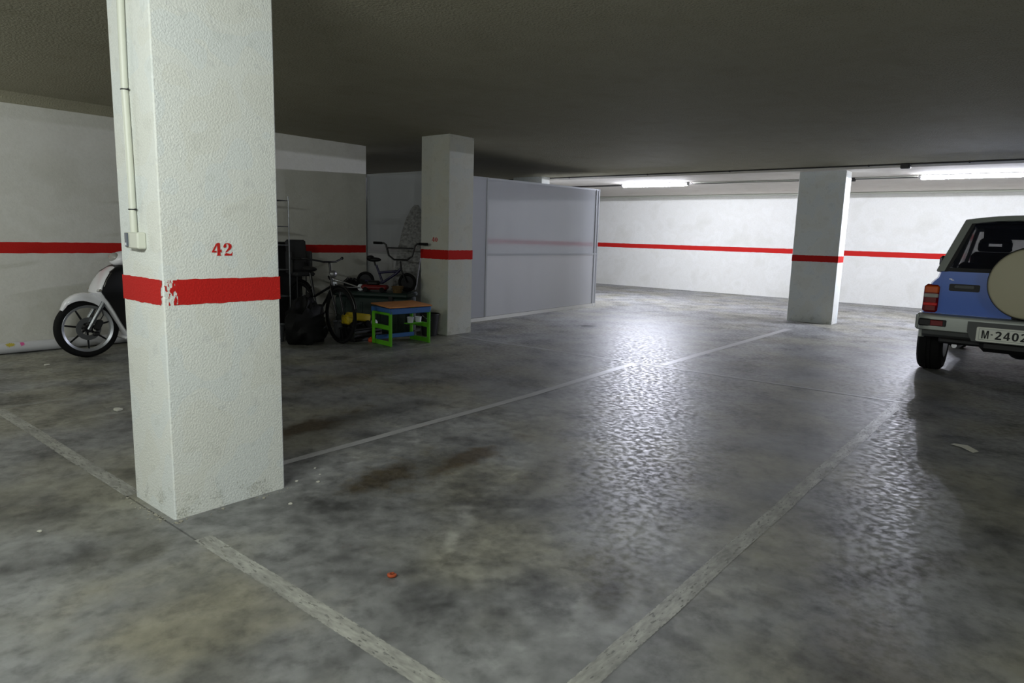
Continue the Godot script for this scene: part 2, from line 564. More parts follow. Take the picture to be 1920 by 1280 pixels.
	mat("pipe pvc", Color(0.78, 0.78, 0.80), 0.4)


# ------------------------------------------------------------------ lamps
func lamp(x: float, z: float, ceiling: float, far: bool, energy: float, label: String) -> void:
	var t := thing("fluorescent_light", label, "ceiling light", Vector3(x, ceiling, z), 0.0, "fluorescent ceiling lights")
	part(t, "tray", gbox(Vector3(0, -0.011, 0), Vector3(0.10, 0.022, 1.54), 0.004), M["fixture tray"])
	var g := G.new()
	var prof := PackedVector2Array()
	for p in [[-0.045, 0.0], [-0.043, -0.03], [-0.03, -0.05], [0.0, -0.057], [0.03, -0.05], [0.043, -0.03], [0.045, 0.0]]:
		prof.append(Vector2(p[0], p[1]))
	g.prism(prof, 1.46, Transform3D(Basis(), Vector3(0, -0.02, -0.73)))
	part(t, "lamp_diffuser", g, M["far lamp diffuser"] if far else M["near lamp diffuser"])
	if ceiling < 2.3:
		for s in [-1, 1]: part(t, "hanging_rod", gtube([Vector3(0, 0, s * 0.5), Vector3(0, CEIL - ceiling, s * 0.5)], 0.005, 6), M["fixture tray"])
	for s in [-1, 1]:
		part(t, "end_cap", gbox(Vector3(0, -0.042, s * 0.75), Vector3(0.085, 0.05, 0.04), 0.008), M["fixture tray"])
	for i in 6:
		# the bodies fixed to the ceiling throw their light down and out; the hanging lamps shine all round
		var o: Light3D = SpotLight3D.new() if far else OmniLight3D.new()
		o.name = "tube_light"
		if far:
			o.rotation.x = -PI / 2
			o.set("spot_angle", 89.6)
			o.set("spot_angle_attenuation", 0.0)
			o.set("spot_range", 30.0)
			o.set("spot_attenuation", 2.0)
		else:
			o.set("omni_range", 30.0)
			o.set("omni_attenuation", 2.0)
		o.light_color = Color(0.915, 0.93, 1.0) if far else Color(0.975, 1.0, 0.985)
		o.light_energy = energy / 6.0
		o.light_size = 0.012
		o.shadow_enabled = true
		t.add_child(o, true)
		o.position = Vector3(0, -0.092, -0.62 + 0.248 * i)


func _ready() -> void:
	# ---------------- camera, environment, exposure
	var cam := Camera3D.new()
	cam.name = "camera"
	add_child(cam)
	cam.position = Vector3(0, 1.3, 0)
	cam.rotation_order = EULER_ORDER_YXZ
	cam.rotation_degrees = Vector3(-8.9, -50.62, 1.6)
	cam.fov = rad_to_deg(2.0 * atan(640.0 / 1264.0))
	cam.near = 0.05
	cam.far = 80.0
	cam.current = true
	var env := WorldEnvironment.new()
	env.name = "environment"
	var e := Environment.new()
	e.background_mode = Environment.BG_COLOR
	e.background_color = Color.BLACK
	e.tonemap_mode = Environment.TONE_MAPPER_LINEAR
	e.tonemap_exposure = 1.0
	e.sdfgi_enabled = true
	e.ssao_enabled = true
	e.ssil_enabled = true
	env.environment = e
	add_child(env)

	make_materials()
	lamp(13.02, -6.95, AISLE_CEIL, true, 9.3, "lit fluorescent ceiling light behind the storage partition, left of the far pillar")
	lamp(13.02, -1.35, AISLE_CEIL, true, 9.3, "lit fluorescent ceiling light above the blue car, right of the far pillar")
	lamp(-0.6, -1.4, 2.17, false, 5.4, "fluorescent ceiling light over the near aisle, behind the camera")
	lamp(-0.6, -6.9, 2.17, false, 2.2, "fluorescent ceiling light over the near aisle, toward the scooter's wall")

	lamp(-0.6, 4.1, 2.17, false, 4.0, "added unseen fluorescent light over the near aisle, right of the camera, brightening the car rear")  # unseen lamp added to the row to brighten the car's rear

	room()
	pillars()
	floor_marks()
	ceiling_lines()
	partition()
	car()
	scooter()
	corner()
	litter()


# ------------------------------------------------------------------ the room
func slab(parent: Node, n: String, lo: Vector3, hi: Vector3, m: Material) -> MeshInstance3D:
	return part(parent, n, gbox((lo + hi) * 0.5, hi - lo), m, 0.0)

# a flat piece of floor with its map coordinates in metres and in the big picture of the floor
func floor_piece(parent: Node, n: String, x0: float, x1: float, z0: float, z1: float) -> void:
	var g := gbox(Vector3((x0 + x1) / 2, -0.1, (z0 + z1) / 2), Vector3(x1 - x0, 0.2, z1 - z0))
	g.u.clear()
	for p in g.t:
		g.u.append(Vector2(p.x, p.z))
		g.u2.append(Vector2((p.x + 2.0) / 20.0, (p.z + 12.0) / 16.0))
	part(parent, n, g, M["concrete floor"], 0.0)

func room() -> void:
	var fl := structure("floor", "worn grey concrete garage floor with oil stains", "floor")
	floor_piece(fl, "slab", -6.0, 1.229, -15.0, 7.0)
	floor_piece(fl, "slab", 1.237, 17.0, -15.0, 7.0)
	slab(fl, "joint_strip", Vector3(1.228, -0.2, -15.0), Vector3(1.238, -0.007, 7.0), M["joint"])

	var ce := structure("ceiling", "dark rough sprayed ceiling of the car park", "ceiling")
	slab(ce, "sprayed_slab", Vector3(-6.2, CEIL, -15.2), Vector3(11.72, 2.8, 7.2), M["sprayed ceiling"])
	slab(ce, "plain_slab", Vector3(11.72, AISLE_CEIL, -15.2), Vector3(17.0, 2.8, 7.2), M["plain ceiling"])

	var wl := structure("wall_left", "pale plastered wall behind the scooter with a dark red stripe", "wall")
	slab(wl, "plaster", Vector3(-6.2, -0.1, LEFT_Z - 0.3), Vector3(6.42, 2.6, LEFT_Z), M["left wall paint"])
	part(wl, "red_stripe", stripe(Vector3(-6.0, 0, LEFT_Z), Vector3.RIGHT, 12.41, 0.993, 1.103, Vector3.BACK, 71, 0.05), M["red paint"])
	slab(wl, "return", Vector3(6.12, -0.1, -15.2), Vector3(6.42, 2.6, LEFT_Z - 0.3), M["wall paint"])
	var wf := structure("wall_far", "brightly lit white plaster wall with a red stripe at the end of the garage", "wall")
	slab(wf, "plaster", Vector3(FAR_X, -0.1, -15.2), Vector3(FAR_X + 0.25, 2.6, 7.2), M["wall paint"])
	part(wf, "red_stripe", stripe(Vector3(FAR_X, 0, -15.0), Vector3.BACK, 22.0, 1.062, 1.178, Vector3.LEFT, 72, 0.08), M["red paint"])
	var wb := structure("wall_back", "white garage wall behind the camera", "wall")
	slab(wb, "plaster", Vector3(-6.2, -0.1, -15.2), Vector3(-6.0, 2.6, 7.2), M["wall paint"])
	var wr := structure("wall_right", "white garage wall to the right of the camera", "wall")
	slab(wr, "plaster", Vector3(-6.2, -0.1, 7.0), Vector3(17.0, 2.6, 7.2), M["wall paint"])
	var we := structure("wall_end", "white garage wall beyond the storage partition", "wall")
	slab(we, "plaster", Vector3(-6.2, -0.1, -15.2), Vector3(17.0, 2.6, -15.0), M["wall paint"])

	# the sprayed coat laps over the top of the left wall
	var g := G.new()
	g.prism(PackedVector2Array([Vector2(0, 0), Vector2(0.11, 0), Vector2(0.05, -0.035), Vector2(0.015, -0.09), Vector2(0, -0.095)]), 9.7, Transform3D(Basis(Vector3.BACK, Vector3.UP, Vector3.LEFT), Vector3(3.7, CEIL, LEFT_Z)))
	var trim := structure("trim_1", "rough sprayed coat lapping over the top of the left wall", "trim")
	part(trim, "fillet", g, M["sprayed ceiling"], 60.0)

# a painted band on a wall, its edges a little uneven; from a point along a way, standing off by a paint's thickness
func stripe(at: Vector3, way: Vector3, length: float, y0: float, y1: float, out: Vector3, sd: int, step: float) -> G:
	var g := G.new()
	var f := noise(sd, 0.6, 2)
	var n := maxi(2, int(length / step))
	var off := out * 0.0012
	var p := []
	for i in n + 1:
		var b := at + way * (length * i / n)
		p.append([b + Vector3.UP * (y0 + 0.004 * f.get_noise_1d(i * 1.7)) , b + Vector3.UP * (y1 + 0.004 * f.get_noise_1d(i * 1.7 + 500))])
	for i in n:
		var a: Vector3 = p[i][0]; var b: Vector3 = p[i + 1][0]; var c: Vector3 = p[i + 1][1]; var d: Vector3 = p[i][1]
		if way.cross(Vector3.UP).dot(out) < 0.0:
			var sw := a; a = b; b = sw
			sw = c; c = d; d = sw
		g.quad(a + off, b + off, c + off, d + off)
		g.quad(a, b, b + off, a + off)
		g.quad(d + off, c + off, c, d)
	return g


# ------------------------------------------------------------------ pillars
func pillar(label: String, x0: float, x1: float, z0: float, z1: float, top: float, paint := "pillar paint") -> Node3D:
	var o := Vector3((x0 + x1) / 2, 0, (z0 + z1) / 2)
	var t := thing("concrete_pillar", label, "pillar", o, 0.0, "square painted pillars")
	var hx := (x1 - x0) / 2
	var hz := (z1 - z0) / 2
	var g := G.new()
	# four faces with worn arrises; u runs round the pillar
	var b := 0.008
	var ring := [Vector2(-hx + b, hz), Vector2(hx - b, hz), Vector2(hx, hz - b), Vector2(hx, -hz + b), Vector2(hx - b, -hz), Vector2(-hx + b, -hz), Vector2(-hx, -hz + b), Vector2(-hx, hz - b)]
	var s := 0.0
	for i in 8:
		var p: Vector2 = ring[i]
		var q: Vector2 = ring[(i + 1) % 8]
		var e := s + p.distance_to(q)
		var ua := s / 2.0; var ub := e / 2.0
		g.quad(Vector3(p.x, -0.02, p.y), Vector3(q.x, -0.02, q.y), Vector3(q.x, top, q.y), Vector3(p.x, top, p.y))
		var v0 := 1.0
		var v1 := 1.0 - top / 2.5
		for uv in [Vector2(ua, v0), Vector2(ub, v1), Vector2(ub, v0), Vector2(ua, v0), Vector2(ua, v1), Vector2(ub, v1)]: g.u2.append(uv)
		s = e
	part(t, "shaft", g, M[paint], 60.0)
	return t

func pillar_stripe(t: Node3D, x0: float, x1: float, z0: float, z1: float, y0: float, y1: float, sd: int, skip := 0.0) -> void:
	var o := t.position
	var hx := (x1 - x0) / 2 + 0.0005
	var hz := (z1 - z0) / 2 + 0.0005
	var g := G.new()
	for f in [[Vector3(-hx + skip, 0, hz), Vector3.RIGHT, 2 * hx - skip, Vector3.BACK], [Vector3(hx, 0, -hz), Vector3.BACK, 2 * hz, Vector3.RIGHT], [Vector3(-hx, 0, -hz), Vector3.RIGHT, 2 * hx, Vector3.FORWARD], [Vector3(-hx, 0, -hz), Vector3.BACK, 2 * hz - skip * 0.4, Vector3.LEFT]]:
		var q := stripe(f[0], f[1], f[2], y0, y1, f[3], sd, 0.02)
		g.t.append_array(q.t); g.u.append_array(q.u)
	if skip > 0.0:
		# the paint left round the scraped corner, in flakes
		var fn := noise(sd + 3, 11.0, 3)
		var c := 0.003
		var flake := func(a: float, y: float, right: bool) -> void:
			var d := a / (skip if right else skip * 0.4)
			var v := fn.get_noise_2d(a * 6.0 + (0.0 if right else 9.0), y * 2.2)
			if v > 0.55 - d * 0.95 + (0.12 if y < (y0 + y1) / 2 else -0.1): 
				if right: g.quad(Vector3(-hx + a, y, hz + 0.0011), Vector3(-hx + a + c, y, hz + 0.0011), Vector3(-hx + a + c, y + c, hz + 0.0011), Vector3(-hx + a, y + c, hz + 0.0011))
				else: g.quad(Vector3(-hx - 0.0011, y, hz - a - c), Vector3(-hx - 0.0011, y, hz - a), Vector3(-hx - 0.0011, y + c, hz - a), Vector3(-hx - 0.0011, y + c, hz - a - c))
		for iy in int((y1 - y0) / c):
			for ix in int(skip / c): flake.call(ix * c, y0 + iy * c, true)
			for ix in int(skip * 0.4 / c): flake.call(ix * c, y0 + iy * c, false)
	part(t, "red_stripe", g, M["red paint"], 0.0)

# stencilled digits from pieces of outline, in units of their own height
func stencil(t: Node3D, text: String, at: Vector3, right: Vector3, height: float) -> void:
	var four := [
		[[0.0, 0.28], [0.40, 0.97], [0.44, 0.97], [0.44, 0.80], [0.20, 0.38], [0.40, 0.38], [0.40, 0.25], [0.0, 0.25]],
		[[0.47, 1.0], [0.66, 1.0], [0.70, 0.96], [0.70, 0.44], [0.80, 0.50], [0.83, 0.38], [0.80, 0.24], [0.70, 0.28], [0.70, 0.09], [0.80, 0.0], [0.40, 0.0], [0.47, 0.09]],
	]
	var two := [
		[[0.0, 0.72], [0.05, 0.86], [0.16, 0.96], [0.28, 1.0], [0.28, 0.92], [0.22, 0.88], [0.26, 0.78], [0.22, 0.66], [0.10, 0.62], [0.02, 0.65]],
		[[0.33, 1.0], [0.55, 0.97], [0.68, 0.86], [0.70, 0.70], [0.62, 0.54], [0.42, 0.40], [0.25, 0.26], [0.14, 0.26], [0.30, 0.46], [0.42, 0.62], [0.44, 0.80], [0.40, 0.90], [0.33, 0.93]],
		[[0.08, 0.0], [0.10, 0.12], [0.22, 0.21], [0.40, 0.17], [0.56, 0.12], [0.66, 0.16], [0.72, 0.28], [0.76, 0.28], [0.70, 0.0]],
	]
	var zero := [
		[[0.33, 1.0], [0.14, 0.92], [0.02, 0.72], [0.0, 0.5], [0.02, 0.28], [0.14, 0.08], [0.33, 0.0], [0.33, 0.07], [0.27, 0.2], [0.25, 0.5], [0.27, 0.8], [0.33, 0.93]],
		[[0.42, 1.0], [0.61, 0.92], [0.73, 0.72], [0.75, 0.5], [0.73, 0.28], [0.61, 0.08], [0.42, 0.0], [0.42, 0.07], [0.48, 0.2], [0.50, 0.5], [0.48, 0.8], [0.42, 0.93]],
	]
	var shapes := {"4": four, "2": two, "0": zero}
	var x := 0.0
	for ch in text:
		var g := G.new()
		for piece in shapes[ch]:
			var poly := PackedVector2Array()
			for p in piece: poly.append(Vector2(p[0] + x, p[1]) * height)
			g.prism(poly, 0.0012, Transform3D(Basis(right, Vector3.UP, right.cross(Vector3.UP)), at))
		part(t, "stencilled_digit", g, M["red paint"], 0.0)
		x += 0.98

func pillars() -> void:
	var a := pillar("large near white pillar with red stripe, scraped at its corner, and stencilled 42", 1.262, 1.812, -3.372, -2.958, CEIL)
	pillar_stripe(a, 1.262, 1.812, -3.372, -2.958, 0.964, 1.074, 81, 0.06)
	stencil(a, "42", Vector3(1.479, 1.176, -2.957) - a.position, Vector3.RIGHT, 0.056)
	var b := pillar("dim white pillar with red stripe and small stencilled 40, behind the toy workbench", 6.155, 6.61, -6.655, -6.145, CEIL, "dimmed pillar paint")
	pillar_stripe(b, 6.155, 6.61, -6.655, -6.145, 0.977, 1.096, 82)
	stencil(b, "40", Vector3(6.1545, 1.196, -6.442) - b.position, Vector3.BACK, 0.058)
	var c := pillar("far pillar with shaded front and thin bright side, standing before the white wall", 11.87, 12.2, -3.67, -2.945, CEIL)
	pillar_stripe(c, 11.87, 12.2, -3.67, -2.945, 1.014, 1.117, 83)
	pillar("pillar behind the storage partition, only its top showing above the boards", 11.40, 11.68, -9.45, -8.68, CEIL)

	# conduit and switch on the near pillar
	var x := 1.262
	var t := thing("conduit_pipe", "white plastic conduit pipe running up the near pillar", "pipe", Vector3(x - 0.016, 1.268, -3.178))
	part(t, "pipe", gtube([Vector3(0, 0, 0), Vector3(0, 0.3, -0.003), Vector3(0, 0.62, -0.012), Vector3(-0.002, 0.9, 0.0), Vector3(0, 1.255, 0.014)], 0.0145, 12), M["plastic grey"], 60.0)
	for y in [0.1, 0.6]:
		var g := gtube(arc(Vector3(0.001, y, -0.002 if y < 0.3 else -0.011), Vector3.LEFT, Vector3.BACK, 0.0165, -PI * 0.55, PI * 0.55, 10), 0.0022, 6)
		g.box(Vector3(0.006, y, 0.016 if y < 0.3 else 0.008), Vector3(0.009, 0.008, 0.01), 0.002)
		part(t, "cable_tie", g, M["tie"])
	var s := thing("switch_box", "small grey light switch box on the near pillar", "switch", Vector3(x, 1.235, -3.165))
	part(s, "housing", gbox(Vector3(-0.019, 0, 0.030), Vector3(0.038, 0.072, 0.085), 0.006), M["plastic grey"])
	part(s, "cover", gbox(Vector3(-0.018, 0.0, -0.037), Vector3(0.032, 0.068, 0.06), 0.004), M["plastic grey"])
	var rk := part(s, "rocker", gbox(Vector3(-0.037, 0.002, -0.042), Vector3(0.008, 0.06, 0.026), 0.002), M["plastic dark grey"])
	part(rk, "indicator", gbox(Vector3(-0.0415, -0.017, -0.042), Vector3(0.001, 0.012, 0.01)), M["toy white"])


# ------------------------------------------------------------------ painted bay lines
func floor_line(n: String, label: String, a: Vector2, b: Vector2, w0: float, w1: float, m: Material, group: String) -> void:
	var d := (b - a).normalized()
	var p := Vector2(-d.y, d.x)
	var g := G.new()
	var len := a.distance_to(b)
	var steps := maxi(1, int(len / 0.25))
	var f := noise(int(a.x * 100) + 7, 0.5, 2)
	var pts := []
	for i in steps + 1:
		var k := float(i) / steps
		var c := a.lerp(b, k) + p * 0.006 * f.get_noise_1d(i * 2.0)
		var w := lerpf(w0, w1, k) * 0.5
		pts.append([c - p * w, c + p * w, k * len / 4.0])
	for i in steps:
		var q: Array = pts[i]
		var r: Array = pts[i + 1]
		var h := 0.0015
		g.quad(Vector3(q[0].x, h, q[0].y), Vector3(q[1].x, h, q[1].y), Vector3(r[1].x, h, r[1].y), Vector3(r[0].x, h, r[0].y), Vector2(0, q[2]), Vector2(1, q[2]), Vector2(1, r[2]), Vector2(0, r[2]))
	var o := part(self, n, g, m, 0.0)
	meta(o, label, "bay line", group)

func floor_marks() -> void:
	var gp := "painted parking bay lines"
	var lp: Material = M["line paint"]
	floor_line("bay_line", "front bay line from the near pillar's foot toward the camera", Vector2(1.262, -2.70), Vector2(1.256, -0.3), 0.075, 0.075, lp, gp)
	floor_line("bay_line", "front bay line running left from the near pillar's foot", Vector2(1.262, -3.40), Vector2(1.262, -5.66), 0.075, 0.075, lp, gp)
	floor_line("bay_line", "right-hand long bay line ending at the bottom edge of the picture", Vector2(1.1, -0.965), Vector2(6.36, -0.985), 0.075, 0.08, lp, gp)
	floor_line("bay_line", "middle long bay line from behind the near pillar to the lamp's reflection", Vector2(1.95, -3.29), Vector2(4.3, -3.33), 0.06, 0.075, M["far line paint"], gp)
	floor_line("bay_line", "far end of the middle bay line, meeting the cross line", Vector2(4.3, -3.33), Vector2(6.34, -3.46), 0.075, 0.085, M["far line paint"], gp)
	floor_line("bay_line", "bay line beyond the cross line, pointing to the far pillar", Vector2(6.4, -3.20), Vector2(10.7, -3.25), 0.09, 0.10, M["far line paint"], gp)
	floor_line("bay_line", "thin cross line along the bay ends", Vector2(6.20, -5.95), Vector2(6.41, -0.90), 0.045, 0.05, M["far line paint"], gp)
	floor_line("bay_line", "faint bay line beside the toy workbench", Vector2(4.2, -5.62), Vector2(6.2, -5.66), 0.06, 0.06, M["faint line paint"], gp)
	floor_line("bay_line", "faint bay line on the left between scooter and pillar", Vector2(1.25, -5.70), Vector2(3.4, -5.68), 0.07, 0.07, M["faint line paint"], gp)

	var t := thing("floor_drain", "small dark round drain cover in the floor before the partition", "drain", Vector3(8.46, 0.0, -5.46))
	var g := G.new()
	g.lathe([Vector2(0, 0.004), Vector2(0.12, 0.004), Vector2(0.135, 0.001)], 24)
	part(t, "cover", g, M["dark steel"])
	for i in 5:
		part(t, "slot", gbox(Vector3(0, 0.0045, -0.07 + 0.035 * i), Vector3(0.13, 0.002, 0.012)), M["ink"])


# ------------------------------------------------------------------ conduits on ceiling and walls
func ceiling_lines() -> void:
	var t := thing("ceiling_conduit", "thin dark conduit along the edge of the rough ceiling", "conduit", Vector3(11.70, CEIL, 0))
	part(t, "pipe", gtube([Vector3(0, -0.012, -14.9), Vector3(0, -0.012, 6.9)], 0.010, 8), M["conduit dark"], 60.0)
	for z in [-10.5, -8.2, -6.4, -4.8, -2.6, -1.3, 0.2, 2.0]:
		part(t, "clip", gbox(Vector3(0, -0.013, z), Vector3(0.035, 0.03, 0.022), 0.004), M["conduit dark"])
	var b := thing("junction_box", "small metal junction box on the ceiling conduit right of the far pillar", "junction box", Vector3(11.70, CEIL, -2.1))
	part(b, "housing", gbox(Vector3(-0.01, -0.04, 0), Vector3(0.09, 0.075, 0.12), 0.01), M["conduit dark"])
	part(b, "cover", gbox(Vector3(0.0, -0.045, 0.066), Vector3(0.07, 0.06, 0.012), 0.004), M["galvanised"])
	var c := thing("lamp_conduit", "conduit with cables on the pale ceiling linking the fluorescent lights", "conduit", Vector3(13.18, AISLE_CEIL, 0))
	part(c, "pipe", gtube([Vector3(0, -0.019, -14.9), Vector3(0, -0.019, 6.9)], 0.016, 8), M["conduit dark"], 60.0)
	part(c, "cable", gtube([Vector3(-0.02, -0.012, -6.15), Vector3(-0.03, -0.02, -5.0), Vector3(-0.02, -0.014, -3.4), Vector3(-0.06, -0.014, -2.15)], 0.008, 6), M["plastic grey"], 60.0)
	part(c, "junction_box", gbox(Vector3(0, -0.033, -3.2), Vector3(0.09, 0.06, 0.16), 0.008), M["conduit dark"])
	var d := thing("wall_pipe", "thin pipe along the top of the bright white wall", "pipe", Vector3(FAR_X, 0, 0))
	part(d, "pipe", gtube([Vector3(-0.028, 2.448, -14.9), Vector3(-0.028, 2.448, 6.9)], 0.022, 10), M["plastic grey"], 60.0)
	var p := thing("floor_pipe", "pale plastic pipe along the foot of the left wall, with yellow and pink marks", "pipe", Vector3(0, 0, LEFT_Z))
	part(p, "pipe", gtube([Vector3(-5.9, 0.060, 0.058), Vector3(4.4, 0.057, 0.058)], 0.054, 20), M["pipe pvc"], 60.0)
	for k in [[1.93, 0.045, "mark yellow"], [2.03, 0.022, "mark pink"]]:
		var g := G.new()
		var f := noise(int(k[0] * 100), 0.9, 2)
		for i in 14:
			for j in 14:
				var q := Vector2(i - 6.5, j - 6.5) / 7.0
				if q.length() + 0.5 * f.get_noise_2d(i, j) > 0.85: continue
				var x0: float = k[0] + (q.x - 0.07) * k[1]
				var x1: float = k[0] + (q.x + 0.073) * k[1]
				var a0: float = 0.75 + (q.y - 0.072) * 0.5
				var a1: float = 0.75 + (q.y + 0.072) * 0.5
				var r := 0.0546
				g.quad(Vector3(x0, 0.0585 + r * sin(a0), 0.058 + r * cos(a0)), Vector3(x1, 0.0585 + r * sin(a0), 0.058 + r * cos(a0)), Vector3(x1, 0.0585 + r * sin(a1), 0.058 + r * cos(a1)), Vector3(x0, 0.0585 + r * sin(a1), 0.058 + r * cos(a1)))
		part(p, "paint_mark", g, M[k[2]], 0.0)


# ------------------------------------------------------------------ storage partition
func partition() -> void:
	var t := thing("storage_enclosure", "grey-white storage enclosure of glossy boards beside the pillar stencilled 40", "partition", Vector3(8.7, 0, -7.7))
	var o := t.position
	var A := Vector3(6.47, 0, -6.86); var B := Vector3(7.70, 0, -6.885); var C := Vector3(11.11, 0, -7.09)
	var D := Vector3(11.11, 0, -8.75); var E2 := Vector3(6.47, 0, -8.75); var F := Vector3(6.47, 0, -8.13)
	var wall := func(p: Vector3, q: Vector3, h0: float, h1: float, mid: bool, fr: bool) -> void:
		p -= o; q -= o
		var d := (q - p).normalized()
		var n := d.cross(Vector3.UP) * -0.5
		n = Vector3(-d.z, 0, d.x) * 0.012
		var seam := 1.0
		var up := func(r: Vector3, y: float) -> Vector3: return Vector3(r.x, y, r.z)
		var pl := func(y0a: float, y0b: float, y1a: float, y1b: float, i0: float, off: float) -> G:
			var g := G.new()
			var p2 := p + d * i0; var q2 := q - d * i0
			g.hexa([up.call(p2 - n + n * off, y0a), up.call(q2 - n + n * off, y0b), up.call(q2 + n + n * off, y0b), up.call(p2 + n + n * off, y0a), up.call(p2 - n + n * off, y1a), up.call(q2 - n + n * off, y1b), up.call(q2 + n + n * off, y1b), up.call(p2 + n + n * off, y1a)])
			return g
		if mid:
			part(t, "lower_board", pl.call(0.06, 0.06, seam - 0.004, seam - 0.004, 0.01, 0.0), M["board lower"], 0.0)
			part(t, "upper_board", pl.call(seam + 0.012, seam + 0.012, h0 - 0.03, h1 - 0.03, 0.01, -0.2), M["board upper"], 0.0)
			part(t, "middle_rail", pl.call(seam - 0.012, seam - 0.012, seam + 0.02, seam + 0.02, 0.0, 0.55), M["frame metal"], 0.0)
		else:
			part(t, "board", pl.call(0.06, 0.06, h0 - 0.02, h1 - 0.02, 0.008, -0.1), M["board matt"], 0.0)
		part(t, "top_rail", pl.call(h0 - 0.03, h1 - 0.03, h0, h1, 0.0, 0.3), M["frame metal"], 0.0)
		part(t, "base_strip", pl.call(0.0, 0.0, 0.055, 0.055, 0.0, 0.9 if fr else 0.0), M["base strip"], 0.0)
	wall.call(A, B, 2.135, 2.148, false, true)
	wall.call(B, C, 2.148, 2.215, true, true)
	wall.call(C, D, 2.215, 2.2, false, false)
	wall.call(D, E2, 2.2, 2.14, false, false)
	wall.call(F, A, 2.135, 2.135, true, false)
	for p in [[A, 2.135], [B, 2.15], [C, 2.22], [D, 2.2], [E2, 2.14], [F, 2.135]]:
		part(t, "post", gbox(p[0] - o + Vector3(0, p[1] / 2, 0), Vector3(0.04, p[1], 0.04), 0.004), M["frame metal"])
	part(t, "edge_post", gbox(C - o + Vector3(-0.10, 1.1, 0.022), Vector3(0.03, 2.2, 0.014), 0.003), M["frame metal"])


